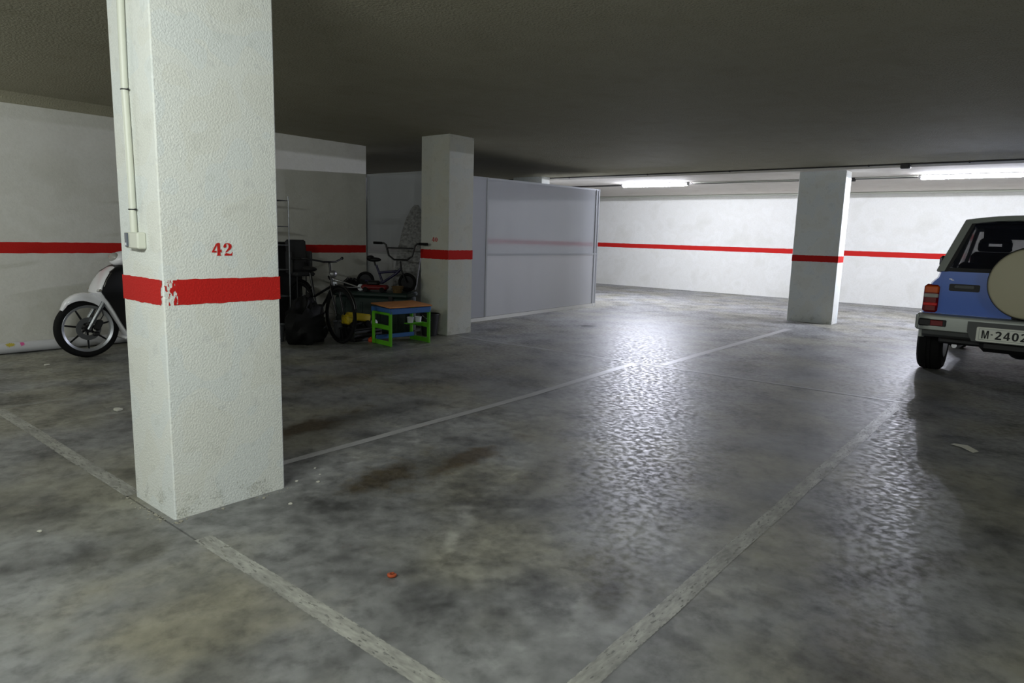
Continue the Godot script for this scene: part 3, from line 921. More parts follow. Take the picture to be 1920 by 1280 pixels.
# ------------------------------------------------------------------ the parked car; local x forward, z to its right
func car() -> void:
	var t := thing("off_road_car", "blue off-road car with grey roof and beige spare wheel cover, seen from behind", "car", Vector3(8.5, 0, -0.36))
	# lower body: rings along x
	var sect := func(x: float, top: float, k: float, low := 0.0) -> PackedVector3Array:
		var r := PackedVector3Array()
		var half := [[0.60, 0.40], [0.74, 0.46], [0.78, 0.60], [0.775, 0.78], [0.752, 0.90], [0.715, 0.965], [0.672, 1.01], [0.655, 1.07]]
		for p in half: r.append(Vector3(x, clampf(p[1], low, top), -p[0] * k))
		for i in range(half.size() - 1, -1, -1):
			var p: Array = half[i]
			r.append(Vector3(x, clampf(p[1], low, top), p[0] * k))
		return r
	var g := G.new()
	g.loft([sect.call(-0.655, 1.07, 0.955, 0.6), sect.call(-0.60, 1.07, 0.985, 0.58), sect.call(-0.38, 1.07, 1.0, 0.52), sect.call(1.30, 1.07, 1.0), sect.call(1.50, 1.04, 1.0), sect.call(2.3, 1.0, 0.985), sect.call(2.68, 0.95, 0.96), sect.call(2.76, 0.80, 0.93)])
	part(t, "body", g, M["car blue"], 35.0)
	part(t, "cabin_floor", gbox(Vector3(0.35, 1.072, 0), Vector3(1.85, 0.012, 1.22)), M["interior"])
	part(t, "dashboard", gbox(Vector3(1.15, 1.10, 0), Vector3(0.3, 0.10, 1.15), 0.03), M["interior"])
	# tailgate
	g = G.new()
	var rr := func(z0: float, z1: float, y0: float, y1: float, r: float) -> PackedVector2Array:
		var p := PackedVector2Array()
		for c in [[z1 - r, y1 - r, 0.0], [z0 + r, y1 - r, 0.5], [z0 + r, y0 + r, 1.0], [z1 - r, y0 + r, 1.5]]:
			for i in 5: p.append(Vector2(c[0] + r * cos(PI * (c[2] + i * 0.125)), c[1] + r * sin(PI * (c[2] + i * 0.125))))
		return p
	var back := func(x: float) -> Transform3D: return Transform3D(Basis(Vector3.FORWARD * -1.0, Vector3.UP, Vector3.LEFT), Vector3(x, 0, 0))  # polygon x to car z, thick toward the rear
	g.prism(rr.call(-0.605, 0.605, 0.655, 1.075, 0.04), 0.035, back.call(-0.645))
	var tg := part(t, "tailgate", g, M["car blue"])
	g = G.new(); g.prism(rr.call(-0.545, -0.295, 0.888, 0.957, 0.014), 0.006, back.call(-0.679))
	part(tg, "handle_recess", g, M["black plastic"])
	g = G.new(); g.prism(rr.call(-0.50, -0.34, 0.918, 0.945, 0.01), 0.012, back.call(-0.684))
	part(tg, "handle", g, M["bumper dark"])
	g = G.new(); g.prism(rr.call(-0.553, -0.528, 0.998, 1.006, 0.003), 0.004, back.call(-0.679)); g.prism(rr.call(-0.535, -0.512, 0.990, 0.997, 0.003), 0.004, back.call(-0.679))
	part(tg, "emblem", g, M["chrome"])
	# tail lamps
	for s in [-1, 1]:
		g = G.new(); g.box(Vector3(-0.62, 0.80, s * 0.687), Vector3(0.11, 0.285, 0.138), 0.025)
		var tl := part(t, "tail_lamp", g, M["red lens"])
		g = G.new(); g.box(Vector3(-0.622, 0.890, s * 0.687), Vector3(0.118, 0.075, 0.122), 0.012); part(tl, "amber_lens", g, M["amber"])
		g = G.new(); g.box(Vector3(-0.622, 0.830, s * 0.687), Vector3(0.118, 0.038, 0.122), 0.006); part(tl, "clear_lens", g, M["clear lens"])
		g = G.new(); g.box(Vector3(-0.622, 0.745, s * 0.689), Vector3(0.118, 0.028, 0.122), 0.006); part(tl, "red_lens", g, M["red lens bright"])
	# hard top: belt line and roof line of each side
	var belt := func(s: float, k: float) -> Vector3: return Vector3(lerpf(-0.64, 1.42, k), 1.07, s * 0.655)
	var roofl := func(s: float, k: float) -> Vector3: return Vector3(lerpf(-0.50, 0.86, k), lerpf(1.572, 1.565, k), s * lerpf(0.478, 0.50, k))
	var on := func(s: float, k: float, h: float) -> Vector3: return belt.call(s, k).lerp(roofl.call(s, k), h)
	g = G.new()
	for s in [-1.0, 1.0]:
		for k in [[0.0, 0.12], [0.50, 0.55], [0.955, 1.0]]:
			g.plate(on.call(s, k[0], 0.0), on.call(s, k[1], 0.0), on.call(s, k[1], 1.0), on.call(s, k[0], 1.0), 0.04)
		g.plate(on.call(s, 0.0, 0.92), on.call(s, 1.0, 0.92), on.call(s, 1.0, 1.0), on.call(s, 0.0, 1.0), 0.04)
		g.plate(on.call(s, 0.0, 0.0), on.call(s, 1.0, 0.0), on.call(s, 1.0, 0.05), on.call(s, 0.0, 0.05), 0.04)
		# rear corner posts, seen from behind
		g.plate(Vector3(-0.645, 1.07, s * 0.665), Vector3(-0.645, 1.07, s * 0.605), Vector3(-0.512, 1.565, s * 0.43), Vector3(-0.505, 1.575, s * 0.487), 0.035)
	# rear header follows the arch of the roof
	for i in 8:
		var z0 := lerpf(-0.487, 0.487, i / 8.0); var z1 := lerpf(-0.487, 0.487, (i + 1) / 8.0)
		var h := func(z: float) -> float: return 1.575 + 0.042 * (1.0 - (z / 0.487) ** 2)
		g.plate(Vector3(-0.517, h.call(z0) - 0.045, z0), Vector3(-0.517, h.call(z1) - 0.045, z1), Vector3(-0.505, h.call(z1), z1), Vector3(-0.505, h.call(z0), z0), 0.035)
	g.plate(Vector3(0.84, 1.50, -0.50), Vector3(0.84, 1.50, 0.50), Vector3(0.80, 1.60, 0.48), Vector3(0.80, 1.60, -0.48), 0.05)
	part(t, "hard_top", g, M["car grey"], 20.0)
	g = G.new()
	var rings := []
	for x in [-0.52, -0.45, 0.2, 0.7, 0.85]:
		var ring := PackedVector3Array()
		var drop := 0.015 if x < -0.5 else (0.03 if x > 0.8 else 0.0)
		for i in 13:
			var z := lerpf(-0.49, 0.49, i / 12.0)
			ring.append(Vector3(x, 1.578 + 0.045 * (1.0 - (z / 0.49) ** 2) - drop, z))
		for i in range(12, -1, -1):
			var z := lerpf(-0.49, 0.49, i / 12.0)
			ring.append(Vector3(x, 1.555 + 0.03 * (1.0 - (z / 0.49) ** 2) - drop, z))
		rings.append(ring)
	g.loft(rings)
	part(t, "roof", g, M["car grey"], 35.0)
	part(t, "headliner", gbox(Vector3(0.2, 1.535, 0), Vector3(1.3, 0.02, 0.9), 0.005), M["interior"])
	for z in [-0.25, 0.25]:
		g = G.new(); g.box(Vector3(0.78, 1.47, z), Vector3(0.02, 0.13, 0.40), 0.008, Basis(Vector3.BACK, 0.35))
		part(t, "sun_visor", g, M["interior"])
	# glass
	g = G.new(); g.plate(Vector3(-0.648, 1.075, -0.61), Vector3(-0.648, 1.075, 0.61), Vector3(-0.517, 1.56, 0.435), Vector3(-0.517, 1.56, -0.435), 0.005)
	var rw := part(t, "rear_window", g, M["tinted glass"], 0.0)
	g = G.new()
	for s in [-1, 1]: g.plate(Vector3(-0.650, 1.075, s * 0.615), Vector3(-0.650, 1.075, s * 0.575), Vector3(-0.520, 1.555, s * 0.405), Vector3(-0.520, 1.555, s * 0.437), 0.006)
	g.plate(Vector3(-0.650, 1.072, -0.6), Vector3(-0.650, 1.072, 0.6), Vector3(-0.640, 1.11, 0.59), Vector3(-0.640, 1.11, -0.59), 0.006)
	part(rw, "window_seal", g, M["black plastic"], 0.0)
	for s in [-1.0, 1.0]:
		for k in [[0.12, 0.50], [0.55, 0.955]]:
			g = G.new(); g.plate(on.call(s, k[0], 0.05), on.call(s, k[1], 0.05), on.call(s, k[1], 0.92), on.call(s, k[0], 0.92), 0.005)
			part(t, "side_window", g, M["light glass"], 0.0)
	g = G.new(); g.plate(on.call(-1.0, 1.0, 0.0), on.call(1.0, 1.0, 0.0), on.call(1.0, 1.0, 0.9), on.call(-1.0, 1.0, 0.9), 0.005)
	part(t, "windscreen", g, M["light glass"], 0.0)
	# seats
	for z in [-0.30, 0.30]:
		g = G.new()
		var B := Basis(Vector3.BACK, 0.18)
		g.box(Vector3(0.42, 1.16, z), Vector3(0.11, 0.22, 0.42), 0.04, B)
		part(t, "seat_back", g, M["interior"])
		g = G.new()
		g.box(Vector3(0.375, 1.300, z), Vector3(0.07, 0.05, 0.30), 0.015, B)
		g.box(Vector3(0.362, 1.385, z), Vector3(0.07, 0.05, 0.28), 0.02, B)
		for s in [-1, 1]: g.box(Vector3(0.37, 1.342, z + s * 0.105), Vector3(0.07, 0.06, 0.09), 0.01, B)
		part(t, "head_rest", g, M["interior"])
	g = G.new(); g.box(Vector3(-0.12, 1.10, 0), Vector3(0.12, 0.12, 1.1), 0.03)
	part(t, "rear_seat", g, M["interior"])
	part(t, "steering_wheel", gtube(arc(Vector3(0.88, 1.12, -0.3), Vector3.BACK, Vector3(0.4, 0.9, 0), 0.18, 0, TAU - TAU / 24, 23), 0.014, 8, true), M["interior"])
	# bumper
	g = G.new()
	var prof := PackedVector2Array([Vector2(-0.60, 0.655), Vector2(-0.735, 0.658), Vector2(-0.772, 0.645), Vector2(-0.785, 0.62), Vector2(-0.788, 0.505), Vector2(-0.765, 0.49), Vector2(-0.60, 0.49)])
	g.prism(prof, 1.30, Transform3D(Basis(), Vector3(0, 0, -0.65)))
	for s in [-1.0, 1.0]:
		var rs := []
		for k in [[0.65, 0.0], [0.70, 0.008], [0.745, 0.03], [0.775, 0.075]]:
			var ring := PackedVector3Array()
			for p in prof: ring.append(Vector3(minf(p.x + k[1] * (1.0 if p.x < -0.65 else 0.0), -0.55), p.y, s * k[0]))
			if s > 0: ring.reverse()
			rs.append(ring)
		rs.reverse()
		g.loft(rs)
		g.box(Vector3(-0.52, 0.573, s * 0.772), Vector3(0.40, 0.16, 0.04), 0.015)
	var bu := part(t, "rear_bumper", g, M["bumper grey"], 40.0)
	g = G.new()
	var pr2 := PackedVector2Array([Vector2(-0.55, 0.49), Vector2(-0.765, 0.49), Vector2(-0.755, 0.455), Vector2(-0.70, 0.425), Vector2(-0.55, 0.425)])
	g.prism(pr2, 1.44, Transform3D(Basis(), Vector3(0, 0, -0.72)))
	part(t, "lower_valance", g, M["bumper dark"], 30.0)
	for s in [-1, 1]:
		g = G.new(); g.box(Vector3(-0.77, 0.572, s * 0.635), Vector3(0.045, 0.072, 0.24), 0.01)
		var rc := part(bu, "lamp_recess", g, M["black plastic"])
		g = G.new(); g.box(Vector3(-0.794, 0.572, s * 0.60), Vector3(0.012, 0.052, 0.105), 0.004)
		part(bu, "reflector", g, M["red lens"])
	g = G.new()
	g.prism(PackedVector2Array([Vector2(-0.345, 0.615), Vector2(0.345, 0.615), Vector2(0.345, 0.52), Vector2(0.30, 0.43), Vector2(-0.30, 0.43), Vector2(-0.345, 0.52)]), 0.012, back.call(-0.782))
	part(bu, "plate_recess", g, M["bumper dark"])
	g = G.new(); g.prism(rr.call(-0.268, 0.262, 0.437, 0.572, 0.012), 0.008, back.call(-0.794))
	var pl := part(t, "license_plate", g, M["plate white"])
	g = G.new()
	for b in [[-0.248, 0.242, 0.554, 0.558], [-0.248, 0.242, 0.452, 0.456], [-0.248, -0.244, 0.452, 0.558], [0.238, 0.242, 0.452, 0.558]]:
		g.box(Vector3(-0.8025, (b[2] + b[3]) / 2, (b[0] + b[1]) / 2), Vector3(0.002, b[3] - b[2], b[1] - b[0]))
	part(pl, "border", g, M["bumper grey"])
	# raised characters
	var font := SystemFont.new()
	font.font_names = PackedStringArray(["Droid Sans"])
	font.font_weight = 700
	var zc := -0.228
	for ch in "M-2402":
		var w: float = {"M": 0.062, "-": 0.030}.get(ch, 0.058)
		if ch == "-":
			g = G.new(); g.box(Vector3(-0.8035, 0.508, zc + 0.014), Vector3(0.004, 0.010, 0.016)); part(pl, "character", g, M["ink"])
		else:
			var tm := TextMesh.new()
			tm.text = ch
			tm.font = font
			tm.font_size = 64
			tm.pixel_size = 0.00150
			tm.depth = 0.004
			tm.curve_step = 2.0
			var o := part(pl, "character", tm, M["ink"])
			var ab := tm.get_aabb()
			o.transform = Transform3D(Basis(Vector3.BACK * (0.050 / maxf(ab.size.x, 0.001)) if ch != "M" else Vector3.BACK * (0.055 / maxf(ab.size.x, 0.001)), Vector3.UP * (0.077 / maxf(ab.size.y, 0.001)), Vector3.LEFT), Vector3(-0.8035, 0.505, zc + w * 0.5) )
			o.position -= o.basis * Vector3(ab.get_center().x, ab.get_center().y, 0)
		zc += w + 0.006
	# spare wheel in its cover
	var T := Transform3D(Basis(Vector3.FORWARD, Vector3.LEFT, Vector3.UP) * Basis(), Vector3(-0.69, 1.0, 0.095))
	T.basis = Basis(Vector3.UP, Vector3.LEFT, Vector3.BACK)
	g = G.new(); g.lathe([Vector2(0.0, 0.0), Vector2(0.28, 0.0), Vector2(0.325, 0.03), Vector2(0.333, 0.08), Vector2(0.330, 0.15), Vector2(0.318, 0.172), Vector2(0.0, 0.172)], 56, T)
	var sp := part(t, "spare_wheel", g, M["rubber"])
	g = G.new(); g.lathe([Vector2(0.322, 0.165), Vector2(0.322, 0.185), Vector2(0.312, 0.205), Vector2(0.285, 0.217), Vector2(0.15, 0.228), Vector2(0.0, 0.231)], 56, T)
	part(sp, "wheel_cover", g, M["cover beige"], 30.0)
	g = G.new(); g.box(Vector3(-0.72, 0.672, 0.06), Vector3(0.10, 0.02, 0.16), 0.006)
	part(t, "spare_bracket", g, M["black plastic"])
	# wheels
	for x in [0.0, 2.2]:
		for s in [-1, 1]:
			var W := Transform3D(Basis(Vector3.RIGHT, Vector3.BACK * s, Vector3.UP), Vector3(x, 0.335, s * 0.59))
			g = G.new()
			g.lathe([Vector2(0.19, 0.0), Vector2(0.30, 0.0), Vector2(0.325, 0.02), Vector2(0.335, 0.05), Vector2(0.336, 0.085), Vector2(0.328, 0.087), Vector2(0.328, 0.097), Vector2(0.337, 0.099), Vector2(0.337, 0.125), Vector2(0.328, 0.127), Vector2(0.328, 0.137), Vector2(0.336, 0.139), Vector2(0.335, 0.175), Vector2(0.325, 0.205), Vector2(0.30, 0.225), Vector2(0.20, 0.222)], 44, W)
			var wh := part(t, "wheel", g, M["rubber"], 30.0)
			g = G.new(); g.lathe([Vector2(0.0, 0.16), Vector2(0.06, 0.17), Vector2(0.15, 0.15), Vector2(0.195, 0.19), Vector2(0.205, 0.222), Vector2(0.205, 0.0), Vector2(0, 0)], 28, W)
			part(wh, "rim", g, M["alloy"])
			g = gtube(arc(Vector3(x, 0.36, s * 0.775), Vector3.RIGHT, Vector3.UP, 0.375, 0.05, PI - 0.05, 18), 0.03, 8)
			part(t, "arch_flare", g, M["bumper grey"])
	g = G.new(); g.tube([Vector3(0, 0.335, -0.58), Vector3(0, 0.335, 0.58)], 0.04, 10); g.ball(Vector3(0, 0.32, 0.06), Vector3(0.13, 0.12, 0.13))
	part(t, "rear_axle", g, M["black plastic"])
	g = G.new(); g.box(Vector3(1.0, 0.40, 0), Vector3(3.1, 0.10, 1.2), 0.02); g.box(Vector3(-0.45, 0.38, 0.1), Vector3(0.35, 0.13, 0.7), 0.04)
	part(t, "underbody", g, M["black plastic"])
	g = G.new(); g.tube([Vector3(0.4, 0.31, -0.42), Vector3(-0.3, 0.31, -0.45), Vector3(-0.52, 0.335, -0.46)], 0.024, 10)
	part(t, "exhaust_pipe", g, M["galvanised"], 60.0)
	for s in [-1, 1]:
		g = G.new(); g.box(Vector3(2.74, 0.78, s * 0.56), Vector3(0.05, 0.16, 0.22), 0.02); part(t, "head_lamp", g, M["clear lens"])
		g = G.new(); g.box(Vector3(1.22, 1.14, s * 0.80), Vector3(0.09, 0.13, 0.19), 0.025); part(t, "mirror", g, M["black plastic"])
	g = G.new(); g.box(Vector3(2.80, 0.52, 0), Vector3(0.16, 0.2, 1.5), 0.04); part(t, "front_bumper", g, M["bumper grey"])
	g = G.new(); g.box(Vector3(2.745, 0.78, 0), Vector3(0.04, 0.14, 0.8), 0.01); part(t, "grille", g, M["black plastic"])


# ------------------------------------------------------------------ scooter; local -x is its front
func scooter() -> void:
	var t := thing("motor_scooter", "white and black motor scooter parked along the left wall behind the near pillar", "scooter", Vector3(3.0, 0, -7.4))
	var fw := Vector3(-0.585, 0.287, 0)
	var wheel := func(c: Vector3, r: float, n: String) -> void:
		var W := Transform3D(Basis(Vector3.RIGHT, Vector3.BACK, Vector3.UP), c)
		var g := G.new()
		g.lathe([Vector2(r - 0.062, -0.034), Vector2(r - 0.028, -0.043), Vector2(r - 0.008, -0.030), Vector2(r, -0.01), Vector2(r, 0.01), Vector2(r - 0.008, 0.030), Vector2(r - 0.028, 0.043), Vector2(r - 0.062, 0.034)], 56, W)
		var w := part(t, n, g, M["rubber"], 50.0)
		g = G.new()
		g.lathe([Vector2(r - 0.082, -0.026), Vector2(r - 0.060, -0.036), Vector2(r - 0.056, -0.034), Vector2(r - 0.064, 0.0), Vector2(r - 0.056, 0.034), Vector2(r - 0.060, 0.036), Vector2(r - 0.082, 0.026), Vector2(r - 0.086, 0.0), Vector2(r - 0.082, -0.026)], 56, W)
		part(w, "rim", g, M["alloy"], 50.0)
		for i in 7:
			var a := TAU * i / 7.0 + 0.25
			var d := Vector3(cos(a), sin(a), 0)
			var q := Vector3(-sin(a), cos(a), 0)
			g = G.new()
			g.tube([c + d * 0.035, c + d * (r - 0.08)], [0.011, 0.008], 6)
			part(w, "spoke", g, M["dark steel"])
		g = G.new(); g.lathe([Vector2(0, -0.05), Vector2(0.038, -0.05), Vector2(0.042, 0.0), Vector2(0.038, 0.05), Vector2(0, 0.05)], 20, W)
		part(w, "hub", g, M["dark steel"])
		g = G.new(); g.lathe([Vector2(0.065, 0.042), Vector2(0.112, 0.042), Vector2(0.112, 0.047), Vector2(0.065, 0.047), Vector2(0.065, 0.042)], 36, W)
		for i in 5:
			var a := TAU * i / 5.0
			g.tube([c + Vector3(cos(a) * 0.035, sin(a) * 0.035, 0.044), c + Vector3(cos(a + 0.4) * 0.07, sin(a + 0.4) * 0.07, 0.044)], 0.005, 5)
		part(w, "brake_disc", g, M["steel"])
	wheel.call(fw, 0.287, "front_wheel")
	wheel.call(Vector3(0.72, 0.275, 0), 0.275, "rear_wheel")
	var g := G.new()
	for s in [-1, 1]: g.tube([fw + Vector3(-0.01, -0.005, s * 0.075), fw + Vector3(0.06, 0.12, s * 0.075), fw + Vector3(0.13, 0.235, s * 0.072), fw + Vector3(0.17, 0.31, s * 0.066)], [0.016, 0.019, 0.022, 0.022], 12)
	g.tube([fw + Vector3(0, 0, -0.09), fw + Vector3(0, 0, 0.09)], 0.012, 10)
	part(t, "fork", g, M["steel"], 60.0)
	g = G.new(); g.box(fw + Vector3(0.085, 0.03, 0.055), Vector3(0.06, 0.11, 0.05), 0.015, Basis(Vector3.BACK, -0.5)); g.box(fw + Vector3(0.06, -0.055, 0.058), Vector3(0.06, 0.04, 0.03), 0.01)
	part(t, "brake_caliper", g, M["black plastic"])
	part(t, "brake_hose", gtube([fw + Vector3(0.09, 0.07, 0.08), fw + Vector3(0.12, 0.13, 0.095), fw + Vector3(0.11, 0.19, 0.09), fw + Vector3(0.16, 0.27, 0.06)], 0.006, 6), M["black plastic"], 60.0)
	# mudguard: rings round the tyre
	g = G.new()
	var rings := []
	for i in 13:
		var k := i / 12.0
		var a := lerpf(2.42, 0.98, k)
		var rad := 0.297 + 0.05 * sin(PI * k) * 0.9 + (0.0 if k > 0.1 else -0.008)
		var wd := lerpf(0.035, 0.062, minf(1.0, k * 2.5))
		var hh := lerpf(0.012, 0.085, minf(1.0, k * 1.6))
		var d := Vector3(cos(a), sin(a), 0)
		var ring := PackedVector3Array()
		for p in [[-1.0, -1.0], [-1.0, -0.35], [-0.75, 0.2], [-0.35, 0.42], [0.0, 0.48], [0.35, 0.42], [0.75, 0.2], [1.0, -0.35], [1.0, -1.0], [0.9, -1.0], [0.9, -0.35], [0.0, 0.30], [-0.9, -0.35], [-0.9, -1.0]]:
			ring.append(fw + d * (rad + p[1] * hh * (0.9 if p[1] < 0 else 0.35)) + Vector3(0, 0, p[0] * wd))
		rings.append(ring)
	g.loft(rings)
	part(t, "mudguard", g, M["scooter white"], 50.0)
	# apron: front curve, side edge and half width at each height
	var lv := [[0.165, 2.775, 2.803, 0.070], [0.200, 2.735, 2.763, 0.085], [0.260, 2.695, 2.720, 0.095], [0.340, 2.655, 2.678, 0.100], [0.440, 2.605, 2.630, 0.110], [0.540, 2.540, 2.576, 0.125], [0.600, 2.495, 2.536, 0.140], [0.640, 2.470, 2.513, 0.150], [0.690, 2.490, 2.523, 0.150], [0.760, 2.535, 2.554, 0.145], [0.830, 2.590, 2.603, 0.130], [0.880, 2.655, 2.673, 0.100], [0.905, 2.715, 2.723, 0.060]]
	g = G.new()
	var g2 := G.new()
	rings = []
	var rings2 := []
	for q in lv:
		var ring := PackedVector3Array()
		for i in 13:
			var a := lerpf(-PI / 2, PI / 2, i / 12.0)
			ring.append(Vector3(lerpf(q[2], q[1], cos(a) ** 0.8) - 3.0, q[0], sin(a) * q[3]))
		ring.append(Vector3(q[2] + 0.012 - 3.0, q[0], q[3] * 0.93)); ring.append(Vector3(q[2] + 0.012 - 3.0, q[0], -q[3] * 0.93))
		ring.reverse()
		rings.append(ring)
		var deep := clampf(0.16 + 0.16 * sin(PI * clampf((q[0] - 0.2) / 0.75, 0, 1)), 0.14, 0.34)
		var r2 := PackedVector3Array()
		for p in [[0.005, -0.96], [0.005, 0.96], [deep * 0.6, 0.97], [deep, 0.7], [deep, -0.7], [deep * 0.6, -0.97]]: r2.append(Vector3(q[2] - 3.0 + p[0], q[0] + 0.01, p[1] * (q[3] + 0.012)))
		rings2.append(r2)
	g.loft(rings); g2.loft(rings2)
	part(t, "front_apron", g, M["scooter white"], 50.0)
	part(t, "leg_shield", g2, M["scooter black"], 50.0)
	for s in [-1, 1]:
		g = G.new(); g.box(Vector3(-0.476, 0.664, s * 0.118), Vector3(0.09, 0.036, 0.06), 0.015, Basis(Vector3.BACK, 0.25) * Basis(Vector3.UP, s * 0.6))
		part(t, "turn_signal", g, M["chrome"])
		g = gtube([Vector3(-0.46, 0.70, s * 0.152), Vector3(-0.435, 0.76, s * 0.148), Vector3(-0.385, 0.83, s * 0.134), Vector3(-0.33, 0.875, s * 0.105)], 0.006, 6)
		part(t, "trim_strip", g, M["chrome"])
	# steering head, cowl and bars
	g = G.new(); g.tube([Vector3(-0.27, 0.88, 0), Vector3(-0.235, 0.97, 0)], 0.045, 12); part(t, "steering_column", g, M["scooter black"])
	g = G.new(); g.ball(Vector3(-0.235, 0.965, 0), Vector3(0.105, 0.072, 0.15), 24, 14, Basis(Vector3.BACK, 0.35)); part(t, "handlebar_cowl", g, M["scooter white"])
	g = G.new(); g.ball(Vector3(-0.292, 0.972, 0), Vector3(0.055, 0.052, 0.095), 20, 12); part(t, "head_lamp", g, M["clear lens"])
	part(t, "handlebar", gtube([Vector3(-0.16, 0.985, -0.34), Vector3(-0.19, 0.985, -0.1), Vector3(-0.19, 0.985, 0.1), Vector3(-0.16, 0.985, 0.34)], 0.016, 10), M["scooter black"], 60.0)
	for s in [-1, 1]:
		part(t, "brake_lever", gtube([Vector3(-0.20, 0.965, s * 0.14), Vector3(-0.24, 0.955, s * 0.2), Vector3(-0.21, 0.96, s * 0.33)], 0.006, 6), M["black plastic"], 60.0)
		g = G.new(); g.tube([Vector3(-0.15, 0.99, s * 0.18), Vector3(-0.06, 1.10, s * 0.26)], 0.006, 6); g.ball(Vector3(-0.05, 1.13, s * 0.28), Vector3(0.015, 0.045, 0.065)); part(t, "mirror", g, M["black plastic"])
	# foot board, tail body, seat
	g = G.new(); g.box(Vector3(0.05, 0.22, 0), Vector3(0.55, 0.09, 0.30), 0.03); part(t, "foot_board", g, M["scooter black"])
	g = G.new(); g.box(Vector3(-0.03, 0.172, 0), Vector3(0.52, 0.035, 0.27), 0.015); part(t, "floor_trim", g, M["scooter white"])
	g = G.new()
	rings = []
	for q in [[0.28, 0.22, 0.50, 0.10], [0.36, 0.24, 0.70, 0.15], [0.6, 0.40, 0.74, 0.17], [0.85, 0.52, 0.76, 0.14], [1.02, 0.62, 0.76, 0.07]]:
		var ring := PackedVector3Array()
		for i in 12:
			var a := TAU * i / 12
			ring.append(Vector3(q[0], (q[1] + q[2]) / 2 + sin(a) * (q[2] - q[1]) / 2, cos(a) * q[3]))
		rings.append(ring)
	g.loft(rings)
	part(t, "tail_body", g, M["scooter white"], 50.0)
	g = G.new(); g.ball(Vector3(0.62, 0.77, 0), Vector3(0.36, 0.06, 0.145), 24, 10); part(t, "seat", g, M["seat vinyl"])
	g = G.new(); g.box(Vector3(0.60, 0.30, -0.11), Vector3(0.40, 0.14, 0.10), 0.03); part(t, "engine", g, M["dark steel"])
	g = G.new(); g.tube([Vector3(0.45, 0.22, 0.12), Vector3(0.95, 0.32, 0.13)], [0.04, 0.05], 14); part(t, "exhaust", g, M["dark steel"], 60.0)
	part(t, "centre_stand", gtube([Vector3(0.36, 0.16, -0.08), Vector3(0.48, 0.012, -0.13), Vector3(0.48, 0.012, 0.13), Vector3(0.36, 0.16, 0.08)], 0.012, 8), M["dark steel"])


